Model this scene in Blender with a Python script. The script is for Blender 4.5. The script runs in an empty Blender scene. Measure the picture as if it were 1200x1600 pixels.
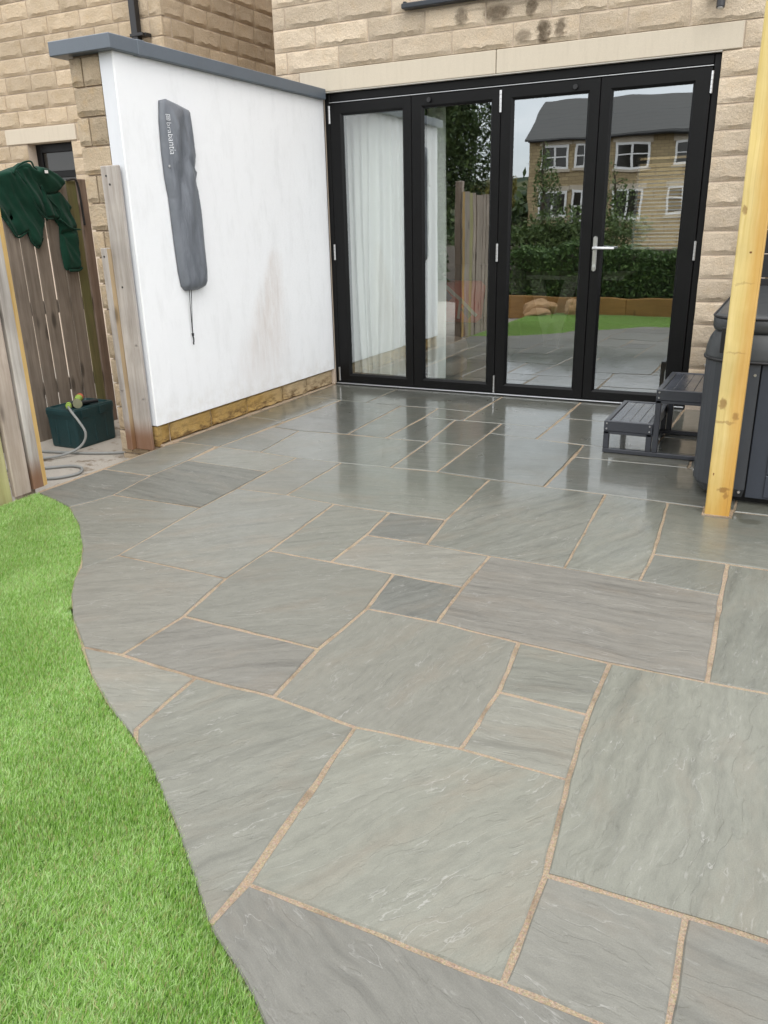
import bpy, bmesh, math, random
import numpy as np
from mathutils import Vector, Matrix, noise as mnoise
from mathutils.geometry import delaunay_2d_cdt

random.seed(7)
rng = np.random.default_rng(7)
scene = bpy.context.scene
COL = scene.collection

# ------------------------------------------------------------------ camera
cam_d = bpy.data.cameras.new('camera')
cam = bpy.data.objects.new('camera', cam_d)
COL.objects.link(cam)
yaw, pitch, roll = 0.4669, -0.3447, -0.0236
fwd = Vector((-math.sin(yaw) * math.cos(pitch), math.cos(yaw) * math.cos(pitch), math.sin(pitch)))
rgt0 = Vector((math.cos(yaw), math.sin(yaw), 0))
up0 = rgt0.cross(fwd)
rgt = rgt0 * math.cos(roll) + up0 * math.sin(roll)
upv = up0 * math.cos(roll) - rgt0 * math.sin(roll)
M = Matrix((rgt, upv, -fwd)).transposed().to_4x4()
M.translation = Vector((3.3754, -5.8518, 1.2546))
cam.matrix_world = M
cam_d.sensor_fit = 'VERTICAL'
cam_d.sensor_height = 36.0
cam_d.lens = 36.0 * 1248.24 / 1600.0
cam_d.clip_start = 0.05
cam_d.clip_end = 2000
scene.camera = cam

# ------------------------------------------------------------------ sky, sun, exposure
SUN_EL, SUN_AZ = math.radians(52), math.radians(150)      # azimuth clockwise from +Y
world = bpy.data.worlds.new('World')
scene.world = world
world.use_nodes = True
wn, wl = world.node_tree.nodes, world.node_tree.links
wn.clear()
w_out = wn.new('ShaderNodeOutputWorld')
w_bg = wn.new('ShaderNodeBackground')
w_bg.inputs['Strength'].default_value = 0.12
w_sky = wn.new('ShaderNodeTexSky')
w_sky.sky_type = 'NISHITA'
w_sky.sun_disc = False
w_sky.sun_elevation = SUN_EL
w_sky.sun_rotation = SUN_AZ
w_tc = wn.new('ShaderNodeTexCoord')
w_map = wn.new('ShaderNodeMapping')
w_map.inputs['Scale'].default_value = (1.0, 1.0, 2.6)
w_n1 = wn.new('ShaderNodeTexNoise')
w_n1.inputs['Scale'].default_value = 1.7
w_n1.inputs['Detail'].default_value = 6
w_n1.inputs['Roughness'].default_value = 0.55
w_r = wn.new('ShaderNodeValToRGB')
w_r.color_ramp.elements[0].position = 0.22
w_r.color_ramp.elements[0].color = (0.55, 0.55, 0.55, 1)
w_r.color_ramp.elements[1].position = 0.5
w_r.color_ramp.elements[1].color = (1, 1, 1, 1)
w_r2 = wn.new('ShaderNodeValToRGB')
w_r2.color_ramp.elements[0].position = 0.3
w_r2.color_ramp.elements[0].color = (7.6, 8.1, 8.7, 1)
w_r2.color_ramp.elements[1].position = 0.68
w_r2.color_ramp.elements[1].color = (13.2, 13.2, 13.2, 1)
w_mix = wn.new('ShaderNodeMix')
w_mix.data_type = 'RGBA'
wl.new(w_tc.outputs['Generated'], w_map.inputs['Vector'])
wl.new(w_map.outputs[0], w_n1.inputs['Vector'])
wl.new(w_n1.outputs['Fac'], w_r.inputs['Fac'])
wl.new(w_n1.outputs['Fac'], w_r2.inputs['Fac'])
wl.new(w_r.outputs['Color'], w_mix.inputs[0])
wl.new(w_sky.outputs[0], w_mix.inputs[6])
wl.new(w_r2.outputs['Color'], w_mix.inputs[7])
wl.new(w_mix.outputs[2], w_bg.inputs['Color'])
wl.new(w_bg.outputs[0], w_out.inputs['Surface'])

sun_d = bpy.data.lights.new('sun', 'SUN')
sun = bpy.data.objects.new('sun', sun_d)
COL.objects.link(sun)
sun_d.energy = 0.9
sun_d.angle = math.radians(45)
sun_d.color = (1.0, 0.97, 0.92)
sdir = Vector((math.sin(SUN_AZ) * math.cos(SUN_EL), math.cos(SUN_AZ) * math.cos(SUN_EL), math.sin(SUN_EL)))
sun.rotation_euler = sdir.to_track_quat('Z', 'Y').to_euler()

vs = scene.view_settings
vs.view_transform = 'Standard'
vs.look = 'None'
vs.exposure = 0.76
vs.gamma = 1.0
vs.use_curve_mapping = False
scene.cycles.max_bounces = 8
scene.cycles.diffuse_bounces = 4
scene.cycles.glossy_bounces = 4
scene.cycles.transparent_max_bounces = 16
scene.cycles.use_denoising = True


# ------------------------------------------------------------------ node helper
class NT:
    def __init__(self, name):
        self.m = bpy.data.materials.new(name)
        self.m.use_nodes = True
        self.t = self.m.node_tree
        self.t.nodes.clear()
        self.out = self.t.nodes.new('ShaderNodeOutputMaterial')
        self.b = self.t.nodes.new('ShaderNodeBsdfPrincipled')
        self.t.links.new(self.b.outputs[0], self.out.inputs['Surface'])

    def set(self, sock, v):
        s = self.b.inputs[sock] if isinstance(sock, str) else sock
        if isinstance(v, bpy.types.NodeSocket):
            self.t.links.new(v, s)
        else:
            if isinstance(v, tuple) and len(v) == 3 and s.type == 'RGBA':
                v = (*v, 1)
            s.default_value = v
        return self

    def node(self, ty, **kw):
        n = self.t.nodes.new(ty)
        for k, v in kw.items():
            setattr(n, k, v)
        return n

    def pos(self):
        return self.node('ShaderNodeNewGeometry').outputs['Position']

    def objco(self):
        return self.node('ShaderNodeTexCoord').outputs['Object']

    def uv(self):
        return self.node('ShaderNodeTexCoord').outputs['UV']

    def rand(self):
        return self.node('ShaderNodeObjectInfo').outputs['Random']

    def vmap(self, v, scale=(1, 1, 1), loc=(0, 0, 0), rot=(0, 0, 0)):
        n = self.node('ShaderNodeMapping')
        self.set(n.inputs['Vector'], v)
        n.inputs['Scale'].default_value = scale
        n.inputs['Location'].default_value = loc
        n.inputs['Rotation'].default_value = rot
        return n.outputs[0]

    def vadd(self, a, b, op='ADD'):
        n = self.node('ShaderNodeVectorMath', operation=op)
        self.set(n.inputs[0], a)
        self.set(n.inputs[1], b)
        return n.outputs[0]

    def noise(self, v, scale, detail=4, rough=0.5, dist=0.0, col=False):
        n = self.node('ShaderNodeTexNoise')
        self.set(n.inputs['Vector'], v)
        n.inputs['Scale'].default_value = scale
        n.inputs['Detail'].default_value = detail
        n.inputs['Roughness'].default_value = rough
        n.inputs['Distortion'].default_value = dist
        return n.outputs['Color' if col else 'Fac']

    def voro(self, v, scale, feature='F1', out='Distance'):
        n = self.node('ShaderNodeTexVoronoi', feature=feature)
        self.set(n.inputs['Vector'], v)
        n.inputs['Scale'].default_value = scale
        return n.outputs[out]

    def ramp(self, f, *stops):
        n = self.node('ShaderNodeValToRGB')
        self.set(n.inputs[0], f)
        e = n.color_ramp.elements
        while len(e) < len(stops):
            e.new(0.5)
        for el, (p, c) in zip(e, stops):
            el.position = p
            el.color = (c, c, c, 1) if not isinstance(c, tuple) else (*c, 1)
        return n.outputs[0]

    def math(self, op, a, b=0.0, c=0.0, clamp=False):
        n = self.node('ShaderNodeMath', operation=op)
        n.use_clamp = clamp
        for i, v in enumerate((a, b, c)):
            self.set(n.inputs[i], v)
        return n.outputs[0]

    def mr(self, v, a, b, c=0.0, d=1.0, smooth=True):
        n = self.node('ShaderNodeMapRange')
        n.interpolation_type = 'SMOOTHSTEP' if smooth else 'LINEAR'
        for i, x in enumerate((v, a, b, c, d)):
            self.set(n.inputs[i], x)
        return n.outputs[0]

    def mix(self, f, a, b, mode='MIX'):
        n = self.node('ShaderNodeMix', data_type='RGBA', blend_type=mode)
        self.set(n.inputs[0], f)
        for i, v in ((6, a), (7, b)):
            self.set(n.inputs[i], v)
        return n.outputs[2]

    def sep(self, v):
        n = self.node('ShaderNodeSeparateXYZ')
        self.set(n.inputs[0], v)
        return n.outputs

    def comb(self, x=0.0, y=0.0, z=0.0):
        n = self.node('ShaderNodeCombineXYZ')
        for i, v in enumerate((x, y, z)):
            self.set(n.inputs[i], v)
        return n.outputs[0]

    def bump(self, h, strength=0.3, dist=0.01, prev=None):
        n = self.node('ShaderNodeBump')
        n.inputs['Strength'].default_value = strength
        n.inputs['Distance'].default_value = dist
        self.set(n.inputs['Height'], h)
        if prev is not None:
            self.set(n.inputs['Normal'], prev)
        self.set('Normal', n.outputs[0])
        return n.outputs[0]

    def blob(self, px, pz, cx, cz, rx, rz):
        """soft elliptical patch, 1 at its centre"""
        a = self.math('DIVIDE', self.math('SUBTRACT', px, cx), rx)
        b = self.math('DIVIDE', self.math('SUBTRACT', pz, cz), rz)
        d = self.math('ADD', self.math('MULTIPLY', a, a), self.math('MULTIPLY', b, b))
        return self.mr(d, 1.0, 0.15)


def flat(name, col, rough=0.5, metal=0.0, spec=0.5, var=0.0, bump=0.0, bscale=60, coat=0.0):
    n = NT(name)
    c = col
    if var:
        p = n.objco()
        f = n.noise(p, 6, 5, 0.6)
        f2 = n.noise(p, 70, 3, 0.6)
        f = n.math('ADD', n.math('MULTIPLY', f, 0.65), n.math('MULTIPLY', f2, 0.35))
        c = n.mix(n.ramp(f, (0.3, 0.0), (0.7, 1.0)), tuple(x * (1 - var) for x in col),
                  tuple(min(x * (1 + var), 1) for x in col))
        n.set('Roughness', n.math('ADD', n.math('MULTIPLY', n.math('SUBTRACT', f, 0.5), 0.3), rough))
    else:
        n.set('Roughness', rough)
    n.set('Base Color', c).set('Metallic', metal).set('Specular IOR Level', spec)
    if coat:
        n.set('Coat Weight', coat)
    if bump:
        n.bump(n.noise(n.objco(), bscale, 5, 0.6), bump, 0.004)
    return n.m


# ------------------------------------------------------------------ materials
def stone_material(name, light, dark, warm, stains=(), wet_yellow=False):
    n = NT(name)
    p = n.pos()
    r = n.rand()
    pr = n.vadd(p, n.comb(n.math('MULTIPLY', r, 37.0), n.math('MULTIPLY', r, 91.0), 0.0))
    big = n.noise(pr, 5, 4, 0.6)
    c = n.mix(n.ramp(big, (0.32, 0.0), (0.7, 1.0)), dark, light)
    c = n.mix(n.math('MULTIPLY', n.ramp(n.noise(pr, 13, 4, 0.65), (0.5, 0.0), (0.72, 1.0)), 0.6), c, warm)
    gr = n.noise(p, 230, 3, 0.7)
    c = n.mix(1.0, c, n.ramp(gr, (0.25, 0.72), (0.75, 1.2)), 'MULTIPLY')
    c = n.mix(1.0, c, n.mr(r, 0.0, 1.0, 0.84, 1.13, False), 'MULTIPLY')
    pit = n.ramp(n.voro(p, 120), (0.08, 0.55), (0.22, 1.0))
    c = n.mix(1.0, c, pit, 'MULTIPLY')
    if stains:
        s = n.sep(p)
        wob = n.math('MULTIPLY', n.math('SUBTRACT', n.noise(p, 26, 4, 0.7), 0.5), 0.10)
        px = n.math('ADD', s[0], wob)
        tot = None
        for (cx, cz, rx, rz, k) in stains:
            b = n.math('MULTIPLY', n.blob(px, s[2], cx, cz, rx, rz), k)
            tot = b if tot is None else n.math('MAXIMUM', tot, b)
        tot = n.math('MULTIPLY', tot, n.ramp(n.noise(p, 40, 5, 0.7), (0.25, 0.7), (0.6, 1.0)))
        c = n.mix(tot, c, (0.085, 0.060, 0.036))
    if wet_yellow:
        s = n.sep(p)
        d = n.ramp(n.noise(n.vmap(p, (1, 2.5, 7)), 4, 5, 0.7), (0.45, 0.0), (0.62, 1.0))
        c = n.mix(n.math('MULTIPLY', n.mr(n.math('ADD', s[1], n.math('MULTIPLY', n.noise(p, 5, 3, 0.6), 0.8)), -0.9, 0.1), 0.75), c, (0.50, 0.40, 0.27))
        c = n.mix(n.math('MULTIPLY', d, n.mr(s[2], 0.13, 0.02)), c, (0.13, 0.075, 0.03))
    n.set('Base Color', c).set('Roughness', 0.85).set('Specular IOR Level', 0.25)
    h = n.math('ADD', n.math('MULTIPLY', n.noise(pr, 46, 6, 0.75), 1.0), n.math('MULTIPLY', gr, 0.3))
    n.bump(h, 0.9, 0.018)
    return n.m


M_STONE = stone_material('pitched_stone', (0.68, 0.565, 0.43), (0.62, 0.505, 0.37), (0.63, 0.485, 0.325),
                         stains=[(1.115, 2.57, 0.06, 0.07, .75), (1.37, 2.565, 0.12, 0.06, .85), (1.60, 2.57, 0.05, 0.07, .85),
                                 (1.55, 2.41, 0.07, 0.05, .6), (1.69, 2.42, 0.055, 0.09, .95), (1.80, 2.43, 0.05, 0.07, .8),
                                 (1.47, 2.60, 0.5, 0.012, .35), (1.93, 2.60, 0.05, 0.05, .4)])
M_STONE_N = stone_material('neighbour_stone', (0.60, 0.485, 0.35), (0.52, 0.41, 0.28), (0.53, 0.395, 0.245))
M_STONE_P = stone_material('pier_stone', (0.56, 0.455, 0.325), (0.47, 0.37, 0.255), (0.56, 0.40, 0.225))
M_STONE_Y = stone_material('plinth_stone', (0.50, 0.33, 0.12), (0.42, 0.255, 0.075), (0.44, 0.30, 0.13), wet_yellow=True)

n = NT('lime_mortar')
p = n.pos()
c = n.mix(n.noise(p, 9, 4, 0.6), (0.52, 0.425, 0.335), (0.60, 0.50, 0.40))
c = n.mix(1.0, c, n.ramp(n.noise(p, 260, 3, 0.7), (0.3, 0.75), (0.7, 1.15)), 'MULTIPLY')
n.set('Base Color', c).set('Roughness', 0.95)
n.bump(n.noise(p, 150, 4, 0.7), 0.4, 0.004)
M_MORTAR = n.m

n = NT('sawn_lintel_stone')
p = n.pos()
c = n.mix(n.noise(p, 3.5, 5, 0.6), (0.51, 0.445, 0.35), (0.55, 0.485, 0.385))
st = n.ramp(n.noise(n.vmap(p, (9, 9, 0.9)), 3, 4, 0.6), (0.5, 0.0), (0.8, 1.0))
c = n.mix(n.math('MULTIPLY', st, 0.22), c, (0.30, 0.25, 0.18))
c = n.mix(1.0, c, n.ramp(n.noise(p, 300, 2, 0.7), (0.3, 0.92), (0.7, 1.05)), 'MULTIPLY')
n.set('Base Color', c).set('Roughness', 0.8)
n.bump(n.noise(p, 180, 4, 0.6), 0.12, 0.003)
M_LINTEL = n.m

n = NT('white_render')
p = n.pos()
s = n.sep(p)
c = n.mix(n.noise(p, 2.2, 5, 0.6), (0.83, 0.83, 0.84), (0.87, 0.87, 0.875))
# rusty brown drip fan, faint grey runs, grubby foot
wob = n.math('MULTIPLY', n.math('SUBTRACT', n.noise(n.vmap(p, (1, 1, 0.35)), 9, 4, 0.6), 0.5), 0.13)
yy = n.math('ADD', s[1], wob)
yy = n.math('ADD', yy, n.math('MULTIPLY', n.math('SUBTRACT', n.noise(p, 40, 3, 0.6), 0.5), 0.05))
t = n.mr(s[2], 1.10, 0.25, 0.0, 1.0, False)
cen = n.math('ADD', n.math('MULTIPLY', t, -0.24), -0.80)
half = n.math('ADD', n.math('MULTIPLY', t, 0.40), 0.085)
d = n.math('DIVIDE', n.math('ABSOLUTE', n.math('SUBTRACT', yy, cen)), half)
fan = n.math('MULTIPLY', n.mr(d, 1.05, 0.1), n.mr(s[2], 1.16, 1.02))
streak = n.ramp(n.noise(n.vmap(p, (1, 9, 1.6)), 2.2, 5, 0.7), (0.34, 0.35), (0.66, 1.0))
fan = n.math('MULTIPLY', n.math('MULTIPLY', fan, streak), n.mr(s[2], 0.12, 0.5, 0.25, 1.0))
c = n.mix(n.math('MULTIPLY', fan, 0.46), c, (0.52, 0.41, 0.335))
run = n.ramp(n.noise(n.vmap(p, (1, 5, 1.4)), 1.9, 6, 0.7), (0.50, 0.0), (0.75, 1.0))
c = n.mix(n.math('MULTIPLY', run, 0.17), c, (0.42, 0.42, 0.41))
foot = n.math('MULTIPLY', n.mr(s[2], 0.34, 0.12), n.ramp(n.noise(p, 11, 5, 0.7), (0.4, 0.0), (0.7, 1.0)))
c = n.mix(n.math('MULTIPLY', foot, 0.30), c, (0.50, 0.44, 0.35))
n.set('Base Color', c).set('Roughness', 0.9).set('Specular IOR Level', 0.2)
n.bump(n.math('ADD', n.noise(p, 240, 4, 0.75), n.math('MULTIPLY', n.noise(p, 28, 4, 0.6), 1.2)), 0.5, 0.005)
M_RENDER = n.m

n = NT('bare_insulation_edge')
p = n.pos()
c = n.mix(n.noise(n.vmap(p, (2, 2, 0.6)), 8, 5, 0.65), (0.60, 0.62, 0.65), (0.70, 0.71, 0.74))
n.set('Base Color', c).set('Roughness', 0.85)
n.bump(n.noise(p, 190, 4, 0.7), 0.2, 0.004)
M_INSUL = n.m

M_COPING = flat('grey_coated_metal', (0.105, 0.125, 0.15), 0.38, 0.0, 0.5, 0.08, 0.05, 25)
M_BLACK = flat('black_satin_aluminium', (0.004, 0.004, 0.0042), 0.42, 0.0, 0.22, 0.1, 0.03, 200)
M_BLACKPL = flat('black_plastic', (0.012, 0.012, 0.013), 0.45)
M_RUBBER = flat('black_gasket', (0.004, 0.004, 0.004), 0.7)
M_SILVER = flat('satin_steel', (0.62, 0.62, 0.62), 0.32, 1.0)
M_TRACK = flat('aluminium_track', (0.62, 0.63, 0.64), 0.42, 0.85)
M_GREYFRAME = flat('slate_grey_window_frame', (0.025, 0.03, 0.038), 0.35)

n = NT('double_glazing')
n.t.nodes.remove(n.b)
tr = n.node('ShaderNodeBsdfTransparent')
tr.inputs[0].default_value = (0.90, 0.94, 0.92, 1)
gl = n.node('ShaderNodeBsdfGlossy')
gl.inputs['Roughness'].default_value = 0.0
gl.inputs['Color'].default_value = (0.93, 0.97, 0.98, 1)
lw = n.node('ShaderNodeLayerWeight')
lw.inputs['Blend'].default_value = 0.5
f5 = n.math('POWER', lw.outputs['Facing'], 4.0)
fac = n.math('ADD', n.math('MULTIPLY', f5, 0.62), 0.38)
mx = n.node('ShaderNodeMixShader')
n.t.links.new(fac, mx.inputs[0])
n.t.links.new(tr.outputs[0], mx.inputs[1])
n.t.links.new(gl.outputs[0], mx.inputs[2])
bp = n.node('ShaderNodeBump')
bp.inputs['Strength'].default_value = 0.05
bp.inputs['Distance'].default_value = 0.02
n.t.links.new(n.noise(n.vmap(n.pos(), (1.0, 1.0, 1.5)), 1.6, 2, 0.4), bp.inputs['Height'])
n.t.links.new(bp.outputs[0], gl.inputs['Normal'])
n.t.links.new(mx.outputs[0], n.out.inputs['Surface'])
M_GLASS = n.m

n = NT('far_window_glass')
n.set('Base Color', (0.03, 0.028, 0.024)).set('Roughness', 0.05).set('Specular IOR Level', 0.5)
M_FARGLASS = n.m


def wet_mask(n, p):
    s = n.sep(p)
    w = n.noise(p, 1.7, 4, 0.6)
    v = n.math('ADD', s[1], n.math('MULTIPLY', n.math('SUBTRACT', w, 0.5), 2.6))
    v = n.math('ADD', v, n.math('MULTIPLY', n.math('SUBTRACT', n.rand(), 0.5), 1.1))
    m1 = n.mr(v, -3.1, -1.5)
    # dries out a little under the lee of the white wall
    lee = n.math('MULTIPLY', n.mr(s[0], 0.9, 0.2), n.mr(s[1], -1.2, -2.2))
    return n.math('MULTIPLY', m1, n.math('SUBTRACT', 1.0, n.math('MULTIPLY', lee, 0.55)))


n = NT('riven_sandstone')
p = n.pos()
u = n.uv()
oi = n.node('ShaderNodeObjectInfo')
tint = n.node('ShaderNodeSeparateColor')
n.t.links.new(oi.outputs['Color'], tint.inputs[0])
warp = n.vmap(n.vadd(u, n.vmap(n.noise(u, 3.0, 3, 0.5, col=True), (0.10, 0.10, 0.10))), (1, 1, 1))
lo = n.noise(n.vmap(u, (0.8, 2.2, 1)), 2.2, 4, 0.55)
green = n.mix(lo, (0.155, 0.157, 0.126), (0.200, 0.200, 0.166))
beige = n.mix(lo, (0.184, 0.168, 0.145), (0.222, 0.206, 0.182))
slate = n.mix(lo, (0.104, 0.107, 0.094), (0.158, 0.159, 0.144))
c = n.mix(tint.outputs[0], green, beige)
c = n.mix(tint.outputs[1], c, slate)
strk = n.noise(n.vmap(warp, (1.1, 13, 1)), 2.0, 6, 0.62)
sv = n.ramp(strk, (0.30, 0.66), (0.46, 0.96), (0.56, 1.04), (0.74, 1.18))
c = n.mix(n.mr(tint.outputs[2], 0.0, 1.0, 0.15, 1.0, False), c, n.mix(1.0, c, sv, 'MULTIPLY'))
mot = n.noise(n.vmap(warp, (1.0, 2.6, 1)), 17.0, 5, 0.7)
c = n.mix(1.0, c, n.ramp(mot, (0.28, 0.86), (0.5, 1.0), (0.72, 1.11)), 'MULTIPLY')
blot = n.noise(n.vmap(warp, (0.7, 1.6, 1)), 4.5, 5, 0.6)
c = n.mix(n.math('MULTIPLY', n.ramp(blot, (0.52, 0.0), (0.75, 1.0)), 0.30), c, (0.225, 0.175, 0.125))
fine = n.noise(u, 330, 2, 0.7)
c = n.mix(1.0, c, n.ramp(fine, (0.25, 0.86), (0.75, 1.12)), 'MULTIPLY')
# riven ledges: contour steps of a stretched field; the lips rub pale
fld = n.noise(n.vmap(warp, (1.3, 4.2, 1)), 1.9, 5, 0.55)
stepf = n.math('MULTIPLY', fld, 9.0)
fr = n.math('FRACT', stepf)
led = n.mr(fr, 0.0, 0.16)
terr = n.math('ADD', n.math('FLOOR', stepf), led)
lip = n.math('MULTIPLY', n.mr(fr, 0.10, 0.015), n.mr(fr, 0.0, 0.012))
brk = n.ramp(n.noise(u, 7, 4, 0.65), (0.50, 0.0), (0.64, 1.0))
lip = n.math('MULTIPLY', lip, brk)
c = n.mix(n.math('MULTIPLY', lip, 0.52), c, (0.37, 0.36, 0.335))
scr_ = n.noise(n.vmap(warp, (5, 24, 1)), 3.2, 4, 0.6)
scr_ = n.math('MULTIPLY', n.ramp(scr_, (0.62, 0.0), (0.70, 1.0)), n.ramp(n.noise(u, 3.3, 3, 0.6), (0.45, 0.0), (0.62, 1.0)))
c = n.mix(n.math('MULTIPLY', scr_, 0.45), c, (0.34, 0.33, 0.305))
spk = n.ramp(n.noise(u, 34, 4, 0.75), (0.68, 0.0), (0.78, 1.0))
c = n.mix(n.math('MULTIPLY', spk, 0.35), c, (0.36, 0.345, 0.32))
sp_ = n.sep(n.vadd(p, n.vmap(n.noise(p, 22, 4, 0.6, col=True), (0.05, 0.05, 0.0), (-0.025, -0.025, 0))))
c = n.mix(n.math('MULTIPLY', n.blob(sp_[0], sp_[1], 3.335, -2.225, 0.06, 0.045), 0.6), c, (0.06, 0.055, 0.03))
c = n.mix(1.0, c, n.mr(n.rand(), 0.0, 1.0, 0.86, 1.12, False), 'MULTIPLY')
wet = wet_mask(n, p)
c = n.mix(1.0, c, n.mix(wet, (1.0, 1.0, 1.0), (0.80, 0.82, 0.80)), 'MULTIPLY')
n.set('Base Color', c)
rgh = n.mr(wet, 0.0, 1.0, 0.50, 0.30, False)
rgh = n.math('ADD', rgh, n.math('MULTIPLY', n.math('SUBTRACT', n.noise(u, 11, 4, 0.6), 0.5), 0.16))
n.set('Roughness', n.math('MAXIMUM', rgh, 0.05)).set('Specular IOR Level', 0.55)
h = n.math('ADD', n.math('MULTIPLY', terr, 0.30), n.math('MULTIPLY', n.noise(n.vmap(warp, (4, 26, 1)), 2.0, 5, 0.65), 0.55))
h = n.math('ADD', h, n.math('MULTIPLY', fine, 0.10))
nb = n.node('ShaderNodeBump')
nb.inputs['Distance'].default_value = 0.006
n.t.links.new(n.mr(wet, 0.0, 1.0, 0.55, 0.25, False), nb.inputs['Strength'])
n.t.links.new(h, nb.inputs['Height'])
n.set('Normal', nb.outputs[0])
film = n.noise(n.vmap(warp, (4, 13, 1)), 2.6, 3, 0.55)
fb = n.node('ShaderNodeBump')
fb.inputs['Distance'].default_value = 0.004
fb.inputs['Strength'].default_value = 0.30
n.t.links.new(n.math('ADD', n.math('MULTIPLY', film, 0.7), n.math('MULTIPLY', terr, 0.05)), fb.inputs['Height'])
n.set('Coat Normal', fb.outputs[0]).set('Coat IOR', 1.5)
n.set('Coat Weight', n.math('MULTIPLY', wet, n.ramp(n.noise(p, 4.1, 5, 0.65), (0.36, 0.75), (0.56, 1.0))))
n.set('Coat Roughness', n.mr(n.noise(p, 9, 4, 0.65), 0.3, 0.7, 0.008, 0.045, False))
M_SLAB = n.m

n = NT('gritty_jointing')
p = n.pos()
wet = wet_mask(n, p)
g = n.noise(p, 210, 3, 0.8)
v = n.voro(p, 260, out='Color')
c = n.mix(n.ramp(g, (0.3, 0.0), (0.7, 1.0)), (0.28, 0.21, 0.14), (0.53, 0.405, 0.285))
c = n.mix(0.12, c, v, 'SOFT_LIGHT')
c = n.mix(n.math('MULTIPLY', n.ramp(n.noise(p, 6, 5, 0.7), (0.50, 0.0), (0.68, 1.0)), 0.8), c, (0.19, 0.135, 0.085))
c = n.mix(1.0, c, n.mix(wet, (1.0, 1.0, 1.0), (0.92, 0.92, 0.90)), 'MULTIPLY')
n.set('Base Color', c).set('Roughness', 0.85)
n.bump(n.math('ADD', g, n.noise(p, 500, 2, 0.6)), 0.9, 0.005)
M_JOINT = n.m

n = NT('rough_concrete')
p = n.pos()
c = n.mix(n.noise(p, 4, 6, 0.65), (0.33, 0.295, 0.25), (0.47, 0.43, 0.375))
c = n.mix(n.ramp(n.noise(p, 7, 5, 0.7), (0.56, 0.0), (0.68, 1.0)), c, (0.16, 0.115, 0.07))
s = n.sep(p)
sand = n.math('MULTIPLY', n.mr(n.math('ADD', s[0], n.math('MULTIPLY', n.noise(p, 6, 4, 0.6), 0.25)), -0.12, 0.06), 0.8)
c = n.mix(sand, c, (0.44, 0.31, 0.18))
c = n.mix(1.0, c, n.ramp(n.noise(p, 190, 3, 0.75), (0.25, 0.7), (0.75, 1.2)), 'MULTIPLY')
n.set('Base Color', c).set('Roughness', 0.85)
n.bump(n.noise(p, 90, 5, 0.75), 0.5, 0.01)
M_CONC = n.m

n = NT('garden_soil')
p = n.pos()
c = n.mix(n.noise(p, 8, 5, 0.7), (0.045, 0.032, 0.02), (0.10, 0.075, 0.05))
n.set('Base Color', c).set('Roughness', 0.95)
n.bump(n.noise(p, 30, 5, 0.7), 0.8, 0.02)
M_SOIL = n.m

n = NT('turf_backing')
c = n.mix(n.noise(n.pos(), 60, 4, 0.7), (0.15, 0.28, 0.07), (0.25, 0.40, 0.14))
n.set('Base Color', c).set('Roughness', 0.9)
M_TURF = n.m

n = NT('turf_blades')
at = n.node('ShaderNodeAttribute', attribute_name='tone')
n.set('Base Color', at.outputs['Color']).set('Roughness', 0.42).set('Specular IOR Level', 0.4)
tl = n.node('ShaderNodeBsdfTranslucent')
n.t.links.new(at.outputs['Color'], tl.inputs['Color'])
ms = n.node('ShaderNodeMixShader')
ms.inputs[0].default_value = 0.5
n.t.links.new(n.b.outputs[0], ms.inputs[1])
n.t.links.new(tl.outputs[0], ms.inputs[2])
n.t.links.new(ms.outputs[0], n.out.inputs['Surface'])
M_BLADE = n.m


def wood(name, a, b, grain=(34, 34, 2.2), algae=None, rough=0.75, knots=True, extra=None, seed_obj=True):
    n = NT(name)
    p = n.objco()
    if seed_obj:
        r = n.rand()
        p = n.vadd(p, n.comb(n.math('MULTIPLY', r, 13.0), n.math('MULTIPLY', r, 29.0), n.math('MULTIPLY', r, 7.0)))
    g = n.noise(n.vmap(n.vadd(p, n.vmap(n.noise(p, 4, 2, 0.5, col=True), (0.02, 0.02, 0.02))), grain), 1.0, 6, 0.65)
    c = n.mix(n.ramp(g, (0.3, 0.0), (0.68, 1.0)), a, b)
    lo = n.noise(p, 2.3, 4, 0.6)
    c = n.mix(1.0, c, n.ramp(lo, (0.25, 0.75), (0.75, 1.2)), 'MULTIPLY')
    if knots:
        kv = n.voro(n.vmap(p, (7.5, 7.5, 2.6)), 1.0)
        k = n.mr(kv, 0.20, 0.07)
        c = n.mix(n.math('MULTIPLY', k, 0.75), c, tuple(x * 0.30 for x in a))
    if algae:
        c = n.mix(n.math('MULTIPLY', n.ramp(n.noise(n.vmap(p, (3, 3, 0.8)), 1.6, 4, 0.6), (0.42, 0.0), (0.68, 1.0)), 0.75), c, algae)
    if extra:
        c = extra(n, c)
    n.set('Base Color', c).set('Roughness', rough).set('Specular IOR Level', 0.3)
    n.bump(g, 0.35, 0.004)
    return n.m


M_FENCE = wood('weathered_fence_board', (0.30, 0.235, 0.185), (0.46, 0.385, 0.325))
M_FENCE_EDGE = wood('fresh_board_edge', (0.50, 0.31, 0.10), (0.62, 0.43, 0.18), knots=False)
M_FENCE_GRN = wood('algae_fence_board', (0.30, 0.26, 0.12), (0.46, 0.42, 0.22), algae=(0.36, 0.38, 0.13))
M_GATE = wood('brown_gate_board', (0.145, 0.118, 0.094), (0.255, 0.214, 0.175))
M_GATE_GRN = wood('green_gate_board', (0.10, 0.085, 0.04), (0.17, 0.145, 0.065), algae=(0.10, 0.115, 0.035))
M_STILE = wood('red_brown_stile', (0.120, 0.082, 0.060), (0.205, 0.148, 0.112))


def rust_foot(n, c):
    s = n.sep(n.pos())
    return n.mix(n.math('MULTIPLY', n.mr(s[2], 0.20, 0.05), 0.85), c, (0.17, 0.075, 0.03))


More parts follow.
